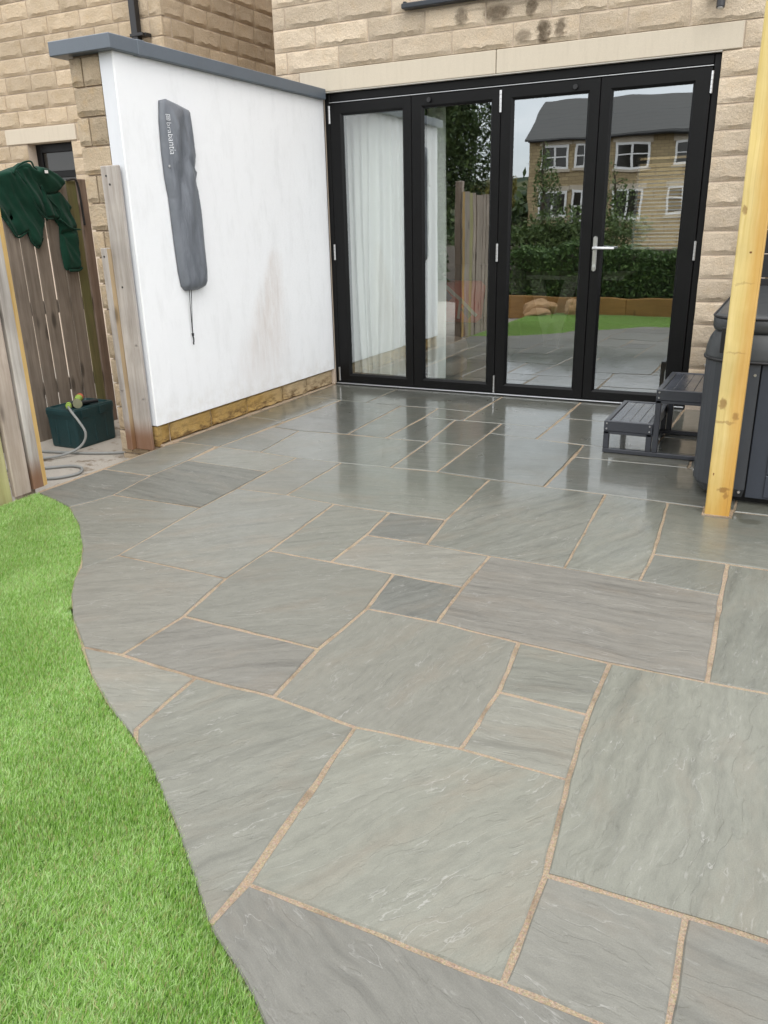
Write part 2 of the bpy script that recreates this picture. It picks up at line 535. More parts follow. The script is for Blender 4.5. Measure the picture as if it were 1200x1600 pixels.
M_GPOST = wood('silvered_gate_post', (0.27, 0.235, 0.205), (0.46, 0.425, 0.39), extra=rust_foot)
M_BATTEN = wood('batten_timber', (0.36, 0.26, 0.15), (0.50, 0.385, 0.25), extra=rust_foot)


def post_marks(n, c):
    s = n.sep(n.pos())
    lowr = n.mr(n.math('ADD', s[2], n.math('MULTIPLY', n.noise(n.pos(), 7, 4, 0.6), 0.25)), 0.55, 0.05)
    c = n.mix(n.math('MULTIPLY', lowr, 0.6), c, (0.50, 0.27, 0.035))
    edge = n.mr(n.math('ADD', s[0], n.math('MULTIPLY', n.noise(n.vmap(n.pos(), (1, 1, 0.4)), 12, 4, 0.7), 0.05)), 3.195, 3.26)
    c = n.mix(n.math('MULTIPLY', edge, 0.6), c, (0.50, 0.24, 0.035))
    pw = n.vadd(n.pos(), n.vmap(n.noise(n.pos(), 30, 4, 0.7, col=True), (0.035, 0.035, 0.045), (-0.0175, 0, -0.0225)))
    s = n.sep(pw)
    dk = None
    for (cx, cz, rx, rz, k) in [(3.168, 0.505, .020, .028, .65), (3.222, 0.452, .018, .022, .5), (3.18, 0.425, .06, .010, .4),
                                (3.212, 0.125, .030, .012, .6), (3.225, 0.10, .009, .026, .5), (3.163, 0.19, .005, .006, 1.0),
                                (3.19, 0.72, .05, .006, .3), (3.205, 1.12, .006, .007, 1.0), (3.16, 1.28, .014, .02, .6), (3.19, 1.0, .05, .006, .25)]:
        b = n.math('MULTIPLY', n.blob(s[0], s[2], cx, cz, rx, rz), k)
        dk = b if dk is None else n.math('MAXIMUM', dk, b)
    chk = n.ramp(n.noise(n.vmap(n.pos(), (95, 95, 1.3)), 1.0, 3, 0.5), (0.66, 0.0), (0.72, 1.0))
    c = n.mix(n.math('MULTIPLY', chk, 0.45), c, (0.26, 0.14, 0.035))
    drip = n.ramp(n.noise(n.vmap(n.pos(), (26, 26, 2.2)), 1.0, 4, 0.6), (0.55, 0.0), (0.75, 1.0))
    c = n.mix(n.math('MULTIPLY', n.math('MULTIPLY', drip, n.mr(s[2], 1.0, 0.3)), 0.5), c, (0.34, 0.17, 0.03))
    return n.mix(dk, c, (0.15, 0.055, 0.015))


M_POST = wood('new_treated_timber', (0.56, 0.42, 0.145), (0.68, 0.545, 0.245), grain=(75, 75, 1.6), knots=False, extra=post_marks, rough=0.5, seed_obj=False)

M_TUB = flat('slate_plastic_panel', (0.034, 0.041, 0.055), 0.40, 0, 0.5, 0.10, 0.06, 150)
M_TUBTRIM = flat('grey_plastic_trim', (0.042, 0.047, 0.055), 0.42, 0, 0.5, 0.10, 0.06, 150)
M_VINYL = flat('charcoal_vinyl', (0.040, 0.044, 0.047), 0.36, 0, 0.5, 0.10, 0.22, 14)
M_STEPPL = flat('charcoal_step_plastic', (0.040, 0.043, 0.052), 0.33, 0, 0.5, 0.18, 0.15, 70)
M_STEPTOP = flat('wet_step_board', (0.060, 0.066, 0.080), 0.22, 0, 0.6, 0.2, 0.16, 40)
M_CRATE = flat('dark_teal_plastic', (0.010, 0.040, 0.044), 0.42, 0, 0.5, 0.25, 0.08, 40)
M_HOSE = flat('grey_garden_hose', (0.23, 0.235, 0.225), 0.5, 0, 0.4, 0.12)
M_LIME = flat('lime_green_plastic', (0.26, 0.38, 0.07), 0.45)
M_ORANGE = flat('orange_red_plastic', (0.50, 0.10, 0.05), 0.45)
M_BRASSY = flat('dull_grey_olive_plastic', (0.24, 0.24, 0.15), 0.5, 0, 0.5, 0.15)
M_SCREEN = flat('black_screen_board', (0.006, 0.006, 0.007), 0.55)

n = NT('dark_green_fleece')
p = n.objco()
c = n.mix(n.noise(p, 12, 5, 0.6), (0.004, 0.026, 0.015), (0.009, 0.046, 0.028))
n.set('Base Color', c).set('Roughness', 0.95).set('Sheen Weight', 0.08).set('Specular IOR Level', 0.15)
n.bump(n.math('ADD', n.noise(p, 26, 4, 0.6), n.math('MULTIPLY', n.noise(p, 220, 3, 0.7), 0.25)), 0.25, 0.010)
M_FLEECE = n.m

n = NT('grey_bag_fabric')
p = n.objco()
c = n.mix(n.noise(p, 7, 4, 0.6), (0.110, 0.120, 0.138), (0.165, 0.176, 0.198))
n.set('Base Color', c).set('Roughness', 0.42).set('Specular IOR Level', 0.5)
n.bump(n.math('ADD', n.noise(n.vmap(p, (1, 5, 1.2)), 9, 4, 0.55), n.math('MULTIPLY', n.noise(p, 420, 2, 0.6), 0.06)), 0.40, 0.018)
M_BAG = n.m
M_BAGTXT = flat('pale_print', (0.72, 0.73, 0.75), 0.6)

n = NT('net_curtain')
n.set('Base Color', n.mix(n.noise(n.objco(), 5, 4, 0.5), (0.78, 0.79, 0.76), (0.86, 0.86, 0.84))).set('Roughness', 0.9)
n.set('Transmission Weight', 0.0)
M_CURTAIN = n.m
M_ROOMWALL = flat('room_plaster', (0.20, 0.195, 0.18), 0.9)
M_ROOMFLOOR = flat('room_floor_boards', (0.16, 0.13, 0.10), 0.5)
M_POUF = flat('taupe_upholstery', (0.42, 0.34, 0.28), 0.9, 0, 0.2, 0.15, 0.2, 120)
M_RED = flat('red_cushion_cloth', (0.55, 0.07, 0.045), 0.9)
M_NAVY = flat('navy_cushion_cloth', (0.02, 0.03, 0.08), 0.9)
M_CREAM = flat('cream_cushion_cloth', (0.55, 0.50, 0.42), 0.9)
M_SOFA = flat('grey_sofa_cloth', (0.12, 0.11, 0.10), 0.95)
M_TABLE = flat('limed_oak', (0.45, 0.42, 0.37), 0.6, 0, 0.4, 0.1)
M_WHITE = flat('white_upvc', (0.80, 0.80, 0.79), 0.4)
M_SEAL = flat('pale_sealant', (0.48, 0.45, 0.40), 0.6)


def leafy(name, a, b):
    n = NT(name)
    at = n.node('ShaderNodeAttribute', attribute_name='tone')
    n.set('Base Color', n.mix(at.outputs['Fac'], a, b)).set('Roughness', 0.55).set('Specular IOR Level', 0.3)
    return n.m


M_LEAF = leafy('hedge_leaf', (0.035, 0.085, 0.018), (0.12, 0.20, 0.05))
M_LEAF2 = leafy('tree_leaf', (0.03, 0.06, 0.018), (0.09, 0.135, 0.035))
M_LEAF3 = leafy('pale_leaf', (0.07, 0.12, 0.035), (0.16, 0.22, 0.07))
M_LEAF4 = leafy('yellow_leaf', (0.13, 0.12, 0.02), (0.24, 0.21, 0.045))
M_BARK = flat('bark', (0.09, 0.07, 0.05), 0.9, 0, 0.2, 0.2, 0.5, 30)
M_SLEEPER = wood('orange_sleeper_timber', (0.30, 0.15, 0.045), (0.42, 0.235, 0.08), grain=(2.2, 34, 34))
M_ROCK = flat('tan_garden_rock', (0.50, 0.31, 0.16), 0.85, 0, 0.3, 0.25, 0.6, 14)

n = NT('terrace_stone')
br = n.node('ShaderNodeTexBrick')
n.set(br.inputs['Vector'], n.vmap(n.objco(), (1, 1, 1), rot=(math.radians(90), 0, 0)))
br.inputs['Scale'].default_value = 1.0
br.inputs['Brick Width'].default_value = 0.36
br.inputs['Row Height'].default_value = 0.15
br.inputs['Mortar Size'].default_value = 0.012
br.inputs['Color1'].default_value = (0.44, 0.345, 0.195, 1)
br.inputs['Color2'].default_value = (0.34, 0.26, 0.145, 1)
br.inputs['Mortar'].default_value = (0.22, 0.165, 0.09, 1)
n.set('Base Color', br.outputs['Color']).set('Roughness', 0.9)
M_TERR = n.m
n = NT('terrace_slates')
p = n.objco()
s = n.sep(p)
st = n.math('FRACT', n.math('MULTIPLY', s[2], 5.2))
c = n.mix(n.noise(p, 3, 5, 0.7), (0.055, 0.055, 0.052), (0.085, 0.083, 0.078))
c = n.mix(n.mr(st, 0.16, 0.0), c, (0.02, 0.02, 0.02))
n.set('Base Color', c).set('Roughness', 0.65)
M_SLATES = n.m
n = NT('wooded_hill')
c = n.mix(n.ramp(n.noise(n.pos(), 0.10, 6, 0.7), (0.42, 0.0), (0.58, 1.0)), (0.02, 0.04, 0.016), (0.10, 0.105, 0.04))
n.set('Base Color', c).set('Roughness', 1.0)
M_HILL = n.m


# ------------------------------------------------------------------ mesh helpers
def link(o, parent=None):
    COL.objects.link(o)
    if parent is not None:
        o.parent = parent
    return o


def mesh_obj(name, verts, faces, mat, parent=None, smooth=False, mats=None, fmat=None):
    me = bpy.data.meshes.new(name)
    me.from_pydata([tuple(v) for v in verts], [], [tuple(f) for f in faces])
    for m in (mats or [mat]):
        me.materials.append(m)
    if fmat:
        me.polygons.foreach_set('material_index', fmat)
    if smooth:
        me.polygons.foreach_set('use_smooth', [True] * len(me.polygons))
    me.update()
    return link(bpy.data.objects.new(name, me), parent)


def empty(name, loc=(0, 0, 0)):
    o = bpy.data.objects.new(name, None)
    o.empty_display_size = 0.1
    o.location = loc
    return link(o)


def tag(o, label, cat, group=None):
    o['label'] = label
    o['category'] = cat
    if group:
        o['group'] = group
    return o


def structure(o):
    o['kind'] = 'structure'
    return o


class MB:
    """collects geometry for ONE mesh"""
    def __init__(self):
        self.v, self.f, self.m = [], [], []

    def add(self, vs, fs, mi=0, T=None):
        o = len(self.v)
        for q in vs:
            q = Vector(q)
            self.v.append(T @ q if T is not None else q)
        for q in fs:
            self.f.append(tuple(i + o for i in q))
            self.m.append(mi)
        return self

    def box(self, x0, x1, y0, y1, z0, z1, ch=0.003, mi=0, T=None):
        ch = min(ch, abs(x1 - x0) / 2.2, abs(y1 - y0) / 2.2, abs(z1 - z0) / 2.2)
        X, Y, Z = (x0, x1), (y0, y1), (z0, z1)
        if ch <= 0:
            vs = [(X[i], Y[j], Z[k]) for i in (0, 1) for j in (0, 1) for k in (0, 1)]
            fs = [(0, 1, 3, 2), (4, 6, 7, 5), (0, 4, 5, 1), (2, 3, 7, 6), (0, 2, 6, 4), (1, 5, 7, 3)]
            return self.add(vs, fs, mi, T)
        vs, idx = [], {}
        for i in (0, 1):
            for j in (0, 1):
                for k in (0, 1):
                    sx, sy, sz = (1, -1)[i], (1, -1)[j], (1, -1)[k]
                    for a, q in (('x', (X[i], Y[j] + sy * ch, Z[k] + sz * ch)), ('y', (X[i] + sx * ch, Y[j], Z[k] + sz * ch)),
                                 ('z', (X[i] + sx * ch, Y[j] + sy * ch, Z[k]))):
                        idx[(i, j, k, a)] = len(vs)
                        vs.append(q)
        fs = []
        g = lambda i, j, k, a: idx[(i, j, k, a)]
        fs.append((g(0, 0, 0, 'x'), g(0, 0, 1, 'x'), g(0, 1, 1, 'x'), g(0, 1, 0, 'x')))
        fs.append((g(1, 0, 0, 'x'), g(1, 1, 0, 'x'), g(1, 1, 1, 'x'), g(1, 0, 1, 'x')))
        fs.append((g(0, 0, 0, 'y'), g(1, 0, 0, 'y'), g(1, 0, 1, 'y'), g(0, 0, 1, 'y')))
        fs.append((g(0, 1, 0, 'y'), g(0, 1, 1, 'y'), g(1, 1, 1, 'y'), g(1, 1, 0, 'y')))
        fs.append((g(0, 0, 0, 'z'), g(0, 1, 0, 'z'), g(1, 1, 0, 'z'), g(1, 0, 0, 'z')))
        fs.append((g(0, 0, 1, 'z'), g(1, 0, 1, 'z'), g(1, 1, 1, 'z'), g(0, 1, 1, 'z')))
        for i in (0, 1):
            for j in (0, 1):
                fs.append((g(i, j, 0, 'x'), g(i, j, 1, 'x'), g(i, j, 1, 'y'), g(i, j, 0, 'y')) if (i + j) % 2 else
                          (g(i, j, 0, 'y'), g(i, j, 1, 'y'), g(i, j, 1, 'x'), g(i, j, 0, 'x')))
            for k in (0, 1):
                fs.append((g(i, 0, k, 'x'), g(i, 1, k, 'x'), g(i, 1, k, 'z'), g(i, 0, k, 'z')) if (i + k) % 2 == 0 else
                          (g(i, 0, k, 'z'), g(i, 1, k, 'z'), g(i, 1, k, 'x'), g(i, 0, k, 'x')))
        for j in (0, 1):
            for k in (0, 1):
                fs.append((g(0, j, k, 'y'), g(1, j, k, 'y'), g(1, j, k, 'z'), g(0, j, k, 'z')) if (j + k) % 2 else
                          (g(0, j, k, 'z'), g(1, j, k, 'z'), g(1, j, k, 'y'), g(0, j, k, 'y')))
        for i in (0, 1):
            for j in (0, 1):
                for k in (0, 1):
                    t = (g(i, j, k, 'x'), g(i, j, k, 'y'), g(i, j, k, 'z'))
                    fs.append(t if (i + j + k) % 2 else t[::-1])
        return self.add(vs, fs, mi, T)

    def cyl(self, a, b, r, seg=12, r2=None, mi=0, cap=True):
        a, b = Vector(a), Vector(b)
        r2 = r if r2 is None else r2
        d = (b - a).normalized()
        e = d.orthogonal().normalized()
        g = d.cross(e)
        vs = []
        for c, rr in ((a, r), (b, r2)):
            for i in range(seg):
                t = 2 * math.pi * i / seg
                vs.append(c + (e * math.cos(t) + g * math.sin(t)) * rr)
        fs = [(i, (i + 1) % seg, seg + (i + 1) % seg, seg + i) for i in range(seg)]
        if cap:
            fs += [tuple(range(seg))[::-1], tuple(range(seg, 2 * seg))]
        return self.add(vs, fs, mi)

    def tube(self, pts, r, seg=8, mi=0):
        P = [Vector(q) for q in pts]
        vs = []
        e = None
        for i, q in enumerate(P):
            d = (P[min(i + 1, len(P) - 1)] - P[max(i - 1, 0)]).normalized()
            e = d.orthogonal().normalized() if e is None else (e - d * e.dot(d)).normalized()
            g = d.cross(e)
            rr = r[i] if isinstance(r, (list, tuple)) else r
            for k in range(seg):
                t = 2 * math.pi * k / seg
                vs.append(q + (e * math.cos(t) + g * math.sin(t)) * rr)
        fs = []
        for i in range(len(P) - 1):
            for k in range(seg):
                k2 = (k + 1) % seg
                fs.append((i * seg + k, i * seg + k2, (i + 1) * seg + k2, (i + 1) * seg + k))
        fs += [tuple(range(seg))[::-1], tuple(range((len(P) - 1) * seg, len(P) * seg))]
        return self.add(vs, fs, mi)

    def build(self, name, mat, parent=None, smooth=False, mats=None):
        return mesh_obj(name, self.v, self.f, mat, parent, smooth, mats, self.m if mats else None)


def catmull(pts, n=8):
    P = [Vector(q) for q in pts]
    P = [P[0] * 2 - P[1]] + P + [P[-1] * 2 - P[-2]]
    out = []
    for i in range(1, len(P) - 2):
        for k in range(n):
            t = k / n
            a, b, c, d = P[i - 1], P[i], P[i + 1], P[i + 2]
            out.append(0.5 * ((2 * b) + (c - a) * t + (2 * a - 5 * b + 4 * c - d) * t * t + (3 * b - a - 3 * c + d) * t ** 3))
    out.append(P[-2])
    return out


def xform(o, loc, rot):
    o.location = loc
    o.rotation_euler = rot
    return o


# ================================================================== GROUND, PATIO, LAWN
mb = MB()
mb.box(-400, 400, -400, 400, -0.6, -0.16, 0)
structure(mb.build('ground', M_SOIL))

mb = MB()
mb.box(-6, -0.0, -8, 8, -0.155, -0.10, 0)
structure(mb.build('concrete_path', M_CONC))

CURVE = [(0.02, -3.155), (0.13, -3.184), (0.332, -3.248), (0.59, -3.427), (0.785, -3.596), (0.936, -3.755), (1.034, -3.881), (1.134, -3.991),
         (1.301, -4.138), (1.481, -4.274), (1.627, -4.377), (1.787, -4.474), (1.961, -4.559), (2.099, -4.641), (2.208, -4.72),
         (2.325, -4.803), (2.422, -4.878), (2.506, -4.947), (2.557, -4.98), (2.628, -5.015), (2.688, -5.05), (2.738, -5.085),
         (2.904, -5.175), (3.2, -5.30), (3.7, -5.42), (4.4, -5.5), (6.0, -5.52)]
SLABS = [
    [(2.48, -4.276), (2.769, -4.247), (3.044, -4.253), (3.076, -4.564), (3.076, -4.84), (2.538, -4.843)],
    [(3.076, -4.564), (3.347, -4.553), (3.348, -4.845), (3.076, -4.841)],
    [(1.929, -4.253), (2.2, -4.244), (2.48, -4.276), (2.526, -4.834), (2.528, -4.961), (2.506, -4.947), (2.422, -4.878), (2.325, -4.803), (2.208, -4.72), (2.099, -4.641), (1.988, -4.571), (1.949, -4.527)],
    [(1.471, -4.256), (1.625, -4.241), (1.929, -4.253), (1.949, -4.527), (1.973, -4.563), (1.787, -4.474), (1.627, -4.377)],
    [(1.632, -3.95), (2.175, -3.956), (2.2, -4.244), (1.929, -4.253), (1.625, -4.241)],
    [(1.022, -3.624), (1.575, -3.633), (1.632, -3.95), (1.625, -4.241), (1.471, -4.256), (1.301, -4.138), (1.134, -3.991), (1.034, -3.881), (0.976, -3.794)],
    [(1.571, -3.337), (1.855, -3.338), (2.145, -3.341), (2.186, -3.642), (2.175, -3.956), (1.632, -3.95), (1.575, -3.633)],
    [(0.945, -2.702), (1.241, -2.691), (1.528, -2.718), (1.571, -3.337), (1.575, -3.633), (1.022, -3.624), (0.96, -3.016)],
    [(0.42, -3.031), (0.96, -3.016), (1.022, -3.624), (0.986, -3.796), (0.785, -3.596), (0.59, -3.427), (0.353, -3.26), (0.397, -3.138)],
    [(0.359, -2.376), (0.925, -2.393), (0.945, -2.702), (0.96, -3.016), (0.42, -3.031), (0.367, -2.697)],
    [(0.029, -2.055), (0.316, -2.058), (0.359, -2.376), (0.367, -2.697), (0.03, -2.697), (0.02, -2.54), (0.01, -2.201)],
    [(0.03, -2.697), (0.367, -2.697), (0.42, -3.031), (0.397, -3.138), (0.353, -3.26), (0.129, -3.184), (0.03, -3.16)],
    [(0.340, -2.055), (0.653, -2.066), (0.921, -2.093), (0.925, -2.393), (0.359, -2.376)],
    [(0.340, -2.055), (0.371, -1.507), (0.59, -1.535), (0.653, -2.066)],
    [(0.653, -2.066), (0.59, -1.535), (0.892, -1.509), (1.2, -1.494), (1.487, -1.482), (1.512, -2.064), (1.215, -2.088), (0.921, -2.093)],
    [(0.01, -2.055), (0.316, -2.058), (0.340, -2.055), (0.351, -1.344), (0.01, -1.30)],
    [(0.351, -1.344), (0.01, -1.30), (0.01, -0.529), (0.371, -0.590)],
    [(0.371, -1.507), (0.378, -0.59), (0.598, -0.597), (0.89, -0.608), (0.93, -1.494), (0.59, -1.535)],
    [(0.93, -1.494), (0.89, -0.608), (1.18, -0.593), (1.199, -0.89), (1.2, -1.494)],
    [(1.2, -1.494), (1.199, -0.89), (1.432, -0.883), (1.487, -1.482)],
    [(0.01, -0.529), (0.01, -0.005), (0.594, -0.005), (0.598, -0.597), (0.371, -0.590)],
    [(1.18, -0.593), (1.477, -0.615), (1.484, -0.884), (1.199, -0.89)],
    [(0.598, -0.597), (0.594, -0.005), (1.481, -0.005), (1.477, -0.615), (1.18, -0.593), (0.89, -0.608)],
    [(1.487, -1.482), (1.432, -0.883), (1.484, -0.884), (1.753, -0.879), (1.771, -1.483)],
    [(1.487, -1.482), (1.771, -1.483), (1.782, -2.045), (1.512, -2.064)],
    [(1.481, -0.005), (2.079, -0.005), (2.081, -0.867), (1.753, -0.879), (1.484, -0.884)],
    [(1.753, -0.879), (2.081, -0.867), (2.076, -1.185), (1.765, -1.150)],
    [(1.765, -1.150), (2.076, -1.185), (2.376, -1.228), (2.378, -2.078), (2.087, -2.069), (1.782, -2.045), (1.771, -1.483)],
    [(2.079, -0.005), (2.80, -0.005), (2.785, -0.599), (2.085, -0.574)],
    [(2.085, -0.574), (2.785, -0.599), (2.756, -1.229), (2.372, -1.214), (2.076, -1.185)],
    [(2.372, -1.214), (2.99, -1.200), (2.993, -1.478), (2.387, -1.492)],
    [(2.387, -1.492), (2.993, -1.478), (3.27, -1.47), (3.26, -2.115), (2.974, -2.096), (2.684, -2.083), (2.378, -2.078)],
    [(1.215, -2.088), (1.512, -2.064), (1.782, -2.045), (2.087, -2.069), (2.106, -2.715), (1.825, -2.722), (1.528, -2.718), (1.241, -2.691)],
    [(0.921, -2.093), (1.215, -2.088), (1.241, -2.691), (0.945, -2.702), (0.925, -2.393)],
    [(1.528, -2.718), (1.825, -2.722), (1.858, -3.018), (1.864, -3.334), (1.571, -3.337)],
    [(1.825, -2.722), (2.106, -2.715), (2.143, -3.016), (1.858, -3.018)],
    [(1.858, -3.018), (2.143, -3.016), (2.422, -3.03), (2.429, -3.348), (2.145, -3.341), (1.864, -3.334)],
    [(2.145, -3.341), (2.429, -3.348), (2.448, -3.636), (2.186, -3.642)],
    [(2.087, -2.069), (2.378, -2.078), (2.684, -2.083), (2.724, -3.03), (2.422, -3.03), (2.143, -3.016), (2.106, -2.715)],
    [(2.684, -2.083), (2.974, -2.096), (3.009, -2.756), (3.004, -3.036), (2.724, -3.03)],
    [(2.974, -2.096), (3.26, -2.115), (3.403, -2.11), (3.732, -2.1), (3.731, -2.738), (3.426, -2.746), (3.284, -2.745), (3.009, -2.756)],
    [(3.009, -2.756), (3.284, -2.745), (3.285, -3.05), (3.004, -3.036)],
    [(2.422, -3.03), (2.724, -3.03), (3.004, -3.036), (3.285, -3.05), (3.298, -3.665), (3.026, -3.670), (2.738, -3.66), (2.448, -3.636), (2.429, -3.348)],
    [(3.284, -2.745), (3.426, -2.746), (3.731, -2.738), (3.736, -3.641), (3.458, -3.658), (3.298, -3.665), (3.285, -3.05)],
    [(2.186, -3.642), (2.448, -3.636), (2.738, -3.66), (2.772, -3.957), (2.769, -4.247), (2.48, -4.276), (2.2, -4.244), (2.175, -3.956)],
    [(2.738, -3.66), (3.026, -3.670), (3.027, -3.966), (2.772, -3.957)],
    [(2.772, -3.957), (3.027, -3.966), (3.044, -4.253), (2.769, -4.247)],
    [(3.026, -3.670), (3.298, -3.665), (3.458, -3.658), (3.736, -3.641), (3.740, -4.530), (3.489, -4.55), (3.347, -4.553), (3.076, -4.564), (3.044, -4.253), (3.027, -3.966)],
    [(3.347, -4.553), (3.489, -4.55), (3.740, -4.530), (3.74, -4.845), (3.348, -4.845)],
    [(2.538, -4.843), (3.076, -4.841), (3.348, -4.845), (3.348, -5.355), (3.2, -5.30), (2.904, -5.175), (2.738, -5.085), (2.688, -5.05), (2.628, -5.015), (2.557, -4.98), (2.53, -4.964)],
    # beyond the right edge of the frame and under the tub
    [(3.348, -4.845), (3.74, -4.845), (3.74, -5.42), (3.7, -5.42), (3.348, -5.355)],
    [(2.80, -0.005), (3.27, -0.005), (3.27, -0.86), (2.772, -0.86), (2.785, -0.599)],
    [(2.772, -0.86), (3.27, -0.86), (3.27, -1.47), (2.993, -1.478), (2.99, -1.200), (2.756, -1.229)],
    [(3.27, -0.005), (3.86, -0.005), (3.86, -0.9), (3.27, -0.9)],
    [(3.27, -0.9), (3.86, -0.9), (3.86, -1.5), (3.27, -1.5)],
    [(3.27, -1.5), (3.86, -1.5), (3.86, -2.1), (3.732, -2.1), (3.403, -2.11), (3.26, -2.115)],
    [(3.86, -0.005), (4.75, -0.005), (4.75, -0.6), (3.86, -0.6)],
    [(3.86, -0.6), (4.75, -0.6), (4.75, -1.5), (3.86, -1.5)],
    [(3.86, -1.5), (4.75, -1.5), (4.75, -2.1), (3.86, -2.1)],
    [(4.75, -0.005), (5.6, -0.005), (5.6, -0.9), (4.75, -0.9)],
    [(4.75, -0.9), (5.6, -0.9), (5.6, -2.1), (4.75, -2.1)],
    [(3.732, -2.1), (4.62, -2.1), (4.62, -2.738), (3.732, -2.738)],
    [(3.732, -2.738), (4.32, -2.738), (4.32, -3.641), (3.736, -3.641)],
    [(3.736, -3.641), (4.62, -3.641), (4.62, -4.25), (3.738, -4.25)],
    [(3.738, -4.25), (4.32, -4.25), (4.32, -4.845), (3.74, -4.845)],
    [(3.74, -4.845), (4.62, -4.845), (4.62, -5.5), (4.4, -5.5), (3.74, -5.425)],
    [(4.62, -2.1), (5.6, -2.1), (5.6, -2.738), (4.62, -2.738)],
    [(4.32, -2.738), (5.6, -2.738), (5.6, -3.641), (4.32, -3.641)],
    [(4.62, -3.641), (5.6, -3.641), (5.6, -4.25), (4.62, -4.25)],
    [(4.32, -4.25), (5.6, -4.25), (5.6, -4.845), (4.32, -4.845)],
    [(4.62, -4.845), (5.6, -4.845), (5.6, -5.51), (4.62, -5.5)],
]
# tint: (beige, slate); grain angle in degrees.  Index follows SLABS.
SLAB_STYLE = {0: (.1, 0, 60), 1: (.45, .25, -12), 2: (.15, .1, 55), 3: (.3, .1, 20), 4: (.65, .1, 35), 5: (.5, 0, 35), 6: (.3, .05, 40),
              7: (.4, .35, 45), 8: (.35, .3, 25), 9: (.3, .45, -5), 36: (.5, 0, 30), 37: (.2, .8, 62), 35: (.3, .7, 35), 38: (.1, .35, 60),
              39: (.1, .2, 70), 40: (.1, .25, 0), 41: (.1, .6, 60), 42: (.75, .05, 2), 43: (0, .2, 85), 44: (.3, 0, 80), 45: (.15, .15, 10),
              46: (.3, .05, 5), 47: (.05, .05, 88), 48: (.45, .2, -10), 49: (.6, .35, -25), 32: (.05, .3, 10), 33: (.4, .3, 20), 34: (.2, .15, 40)}

STREAKY = {37: 1.0, 42: .9, 0: .25, 47: .6, 44: .25, 6: .3, 35: .9, 38: .8, 9: 1.0, 7: .5, 4: .8, 48: .7, 49: .7, 24: 1.0, 23: .9, 27: .5, 31: .9}
bed = MB()
edge = CURVE[1:]
bedpts = [(0.0, 0.02), (0.0, -3.14)] + [(x, y) for x, y in CURVE if x > 0.1] + [(6.0, 0.02)]


def poly_prism(pts, z0, z1):
    """flat-topped prism of a plain outline, any winding"""
    area = sum(pts[i][0] * pts[(i + 1) % len(pts)][1] - pts[(i + 1) % len(pts)][0] * pts[i][1] for i in range(len(pts)))
    if area < 0:
        pts = pts[::-1]
    k = len(pts)
    vs = [(x, y, z0) for x, y in pts] + [(x, y, z1) for x, y in pts]
    fs = [tuple(range(k))[::-1], tuple(range(k, 2 * k))] + [(i, (i + 1) % k, k + (i + 1) % k, k + i) for i in range(k)]
    return vs, fs


BEDPTS = bedpts
def inset_poly(pts, d):
    k = len(pts)
    area = sum(pts[i][0] * pts[(i + 1) % k][1] - pts[(i + 1) % k][0] * pts[i][1] for i in range(k))
    if area < 0:
        pts = pts[::-1]
    out = []
    for i in range(k):
        a, b, c = Vector(pts[i - 1]), Vector(pts[i]), Vector(pts[(i + 1) % k])
        e1, e2 = (b - a).normalized(), (c - b).normalized()
        n1, n2 = Vector((-e1.y, e1.x)), Vector((-e2.y, e2.x))
        nn = (n1 + n2)
        nn = nn / max(nn.length_squared / 2, 0.35) if nn.length > 1e-6 else n1
        out.append(b + nn * d)
    return out


vs_, fs_ = poly_prism([tuple(q) for q in inset_poly(BEDPTS, 0.006)], -0.15, -0.0040)
patio = structure(mesh_obj('patio', vs_, fs_, M_JOINT))

for si, poly in enumerate(SLABS):
    sr = random.Random(100 + si)
    P = inset_poly(poly, sr.uniform(0.0045, 0.0078))
    # hand-dressed, slightly wavering arrises
    Q = []
    for i in range(len(P)):
        a, b = P[i], P[(i + 1) % len(P)]
        L = (b - a).length
        k = max(1, int(L / 0.055))
        nrm = Vector((-(b - a).y, (b - a).x)).normalized()
        for j in range(k):
            t = j / k
            w = mnoise.noise(Vector((a.x * 9 + t * L * 14, a.y * 9 + si, 1.7))) * 0.0042 + sr.uniform(-.0012, .0012)
            Q.append(a.lerp(b, t) + nrm * (w if j else 0.0))
    zt = sr.uniform(-0.0012, 0.0012)
    tiltx, tilty = sr.uniform(-.0015, .0015), sr.uniform(-.0015, .0015)
    cx = sum(q.x for q in Q) / len(Q)
    cy = sum(q.y for q in Q) / len(Q)
    zz = lambda q: zt + (q.x - cx) * tiltx + (q.y - cy) * tilty
    I = inset_poly([tuple(q) for q in Q], 0.0035)
    k = len(Q)
    bot, mid, top = [], [], []
    vs_ = [(q.x, q.y, -0.028) for q in Q] + [(q.x, q.y, zz(q) - 0.0035) for q in Q] + [(q.x, q.y, zz(q)) for q in I]
    fs_ = [(i, (i + 1) % k, k + (i + 1) % k, k + i) for i in range(k)]
    fs_ += [(k + i, k + (i + 1) % k, 2 * k + (i + 1) % k, 2 * k + i) for i in range(k)]
    fs_.append(tuple(range(2 * k, 3 * k)))
    o = mesh_obj('paving_slab', vs_, fs_, M_SLAB, patio)
    beige, slate, ang = SLAB_STYLE.get(si, (sr.random() * 0.5, sr.uniform(.1, .8), sr.choice([3, 10, 40, 60, 85, -8])))
    o.color = (beige, slate, STREAKY.get(si, sr.uniform(.1, .8)), 1)
    me = o.data
    uvl = me.uv_layers.new(name='UVMap')
    ca, sa = math.cos(math.radians(ang)), math.sin(math.radians(ang))
    ox, oy = sr.uniform(0, 60), sr.uniform(0, 60)
    co = np.array([v.co[:] for v in me.vertices])
    li = np.empty(len(me.loops), dtype=np.int32)
    me.loops.foreach_get('vertex_index', li)
    uu = co[li, 0] * ca + co[li, 1] * sa + ox
    vv = -co[li, 0] * sa + co[li, 1] * ca + oy
    uvl.data.foreach_set('uv', np.stack([uu, vv], 1).ravel())

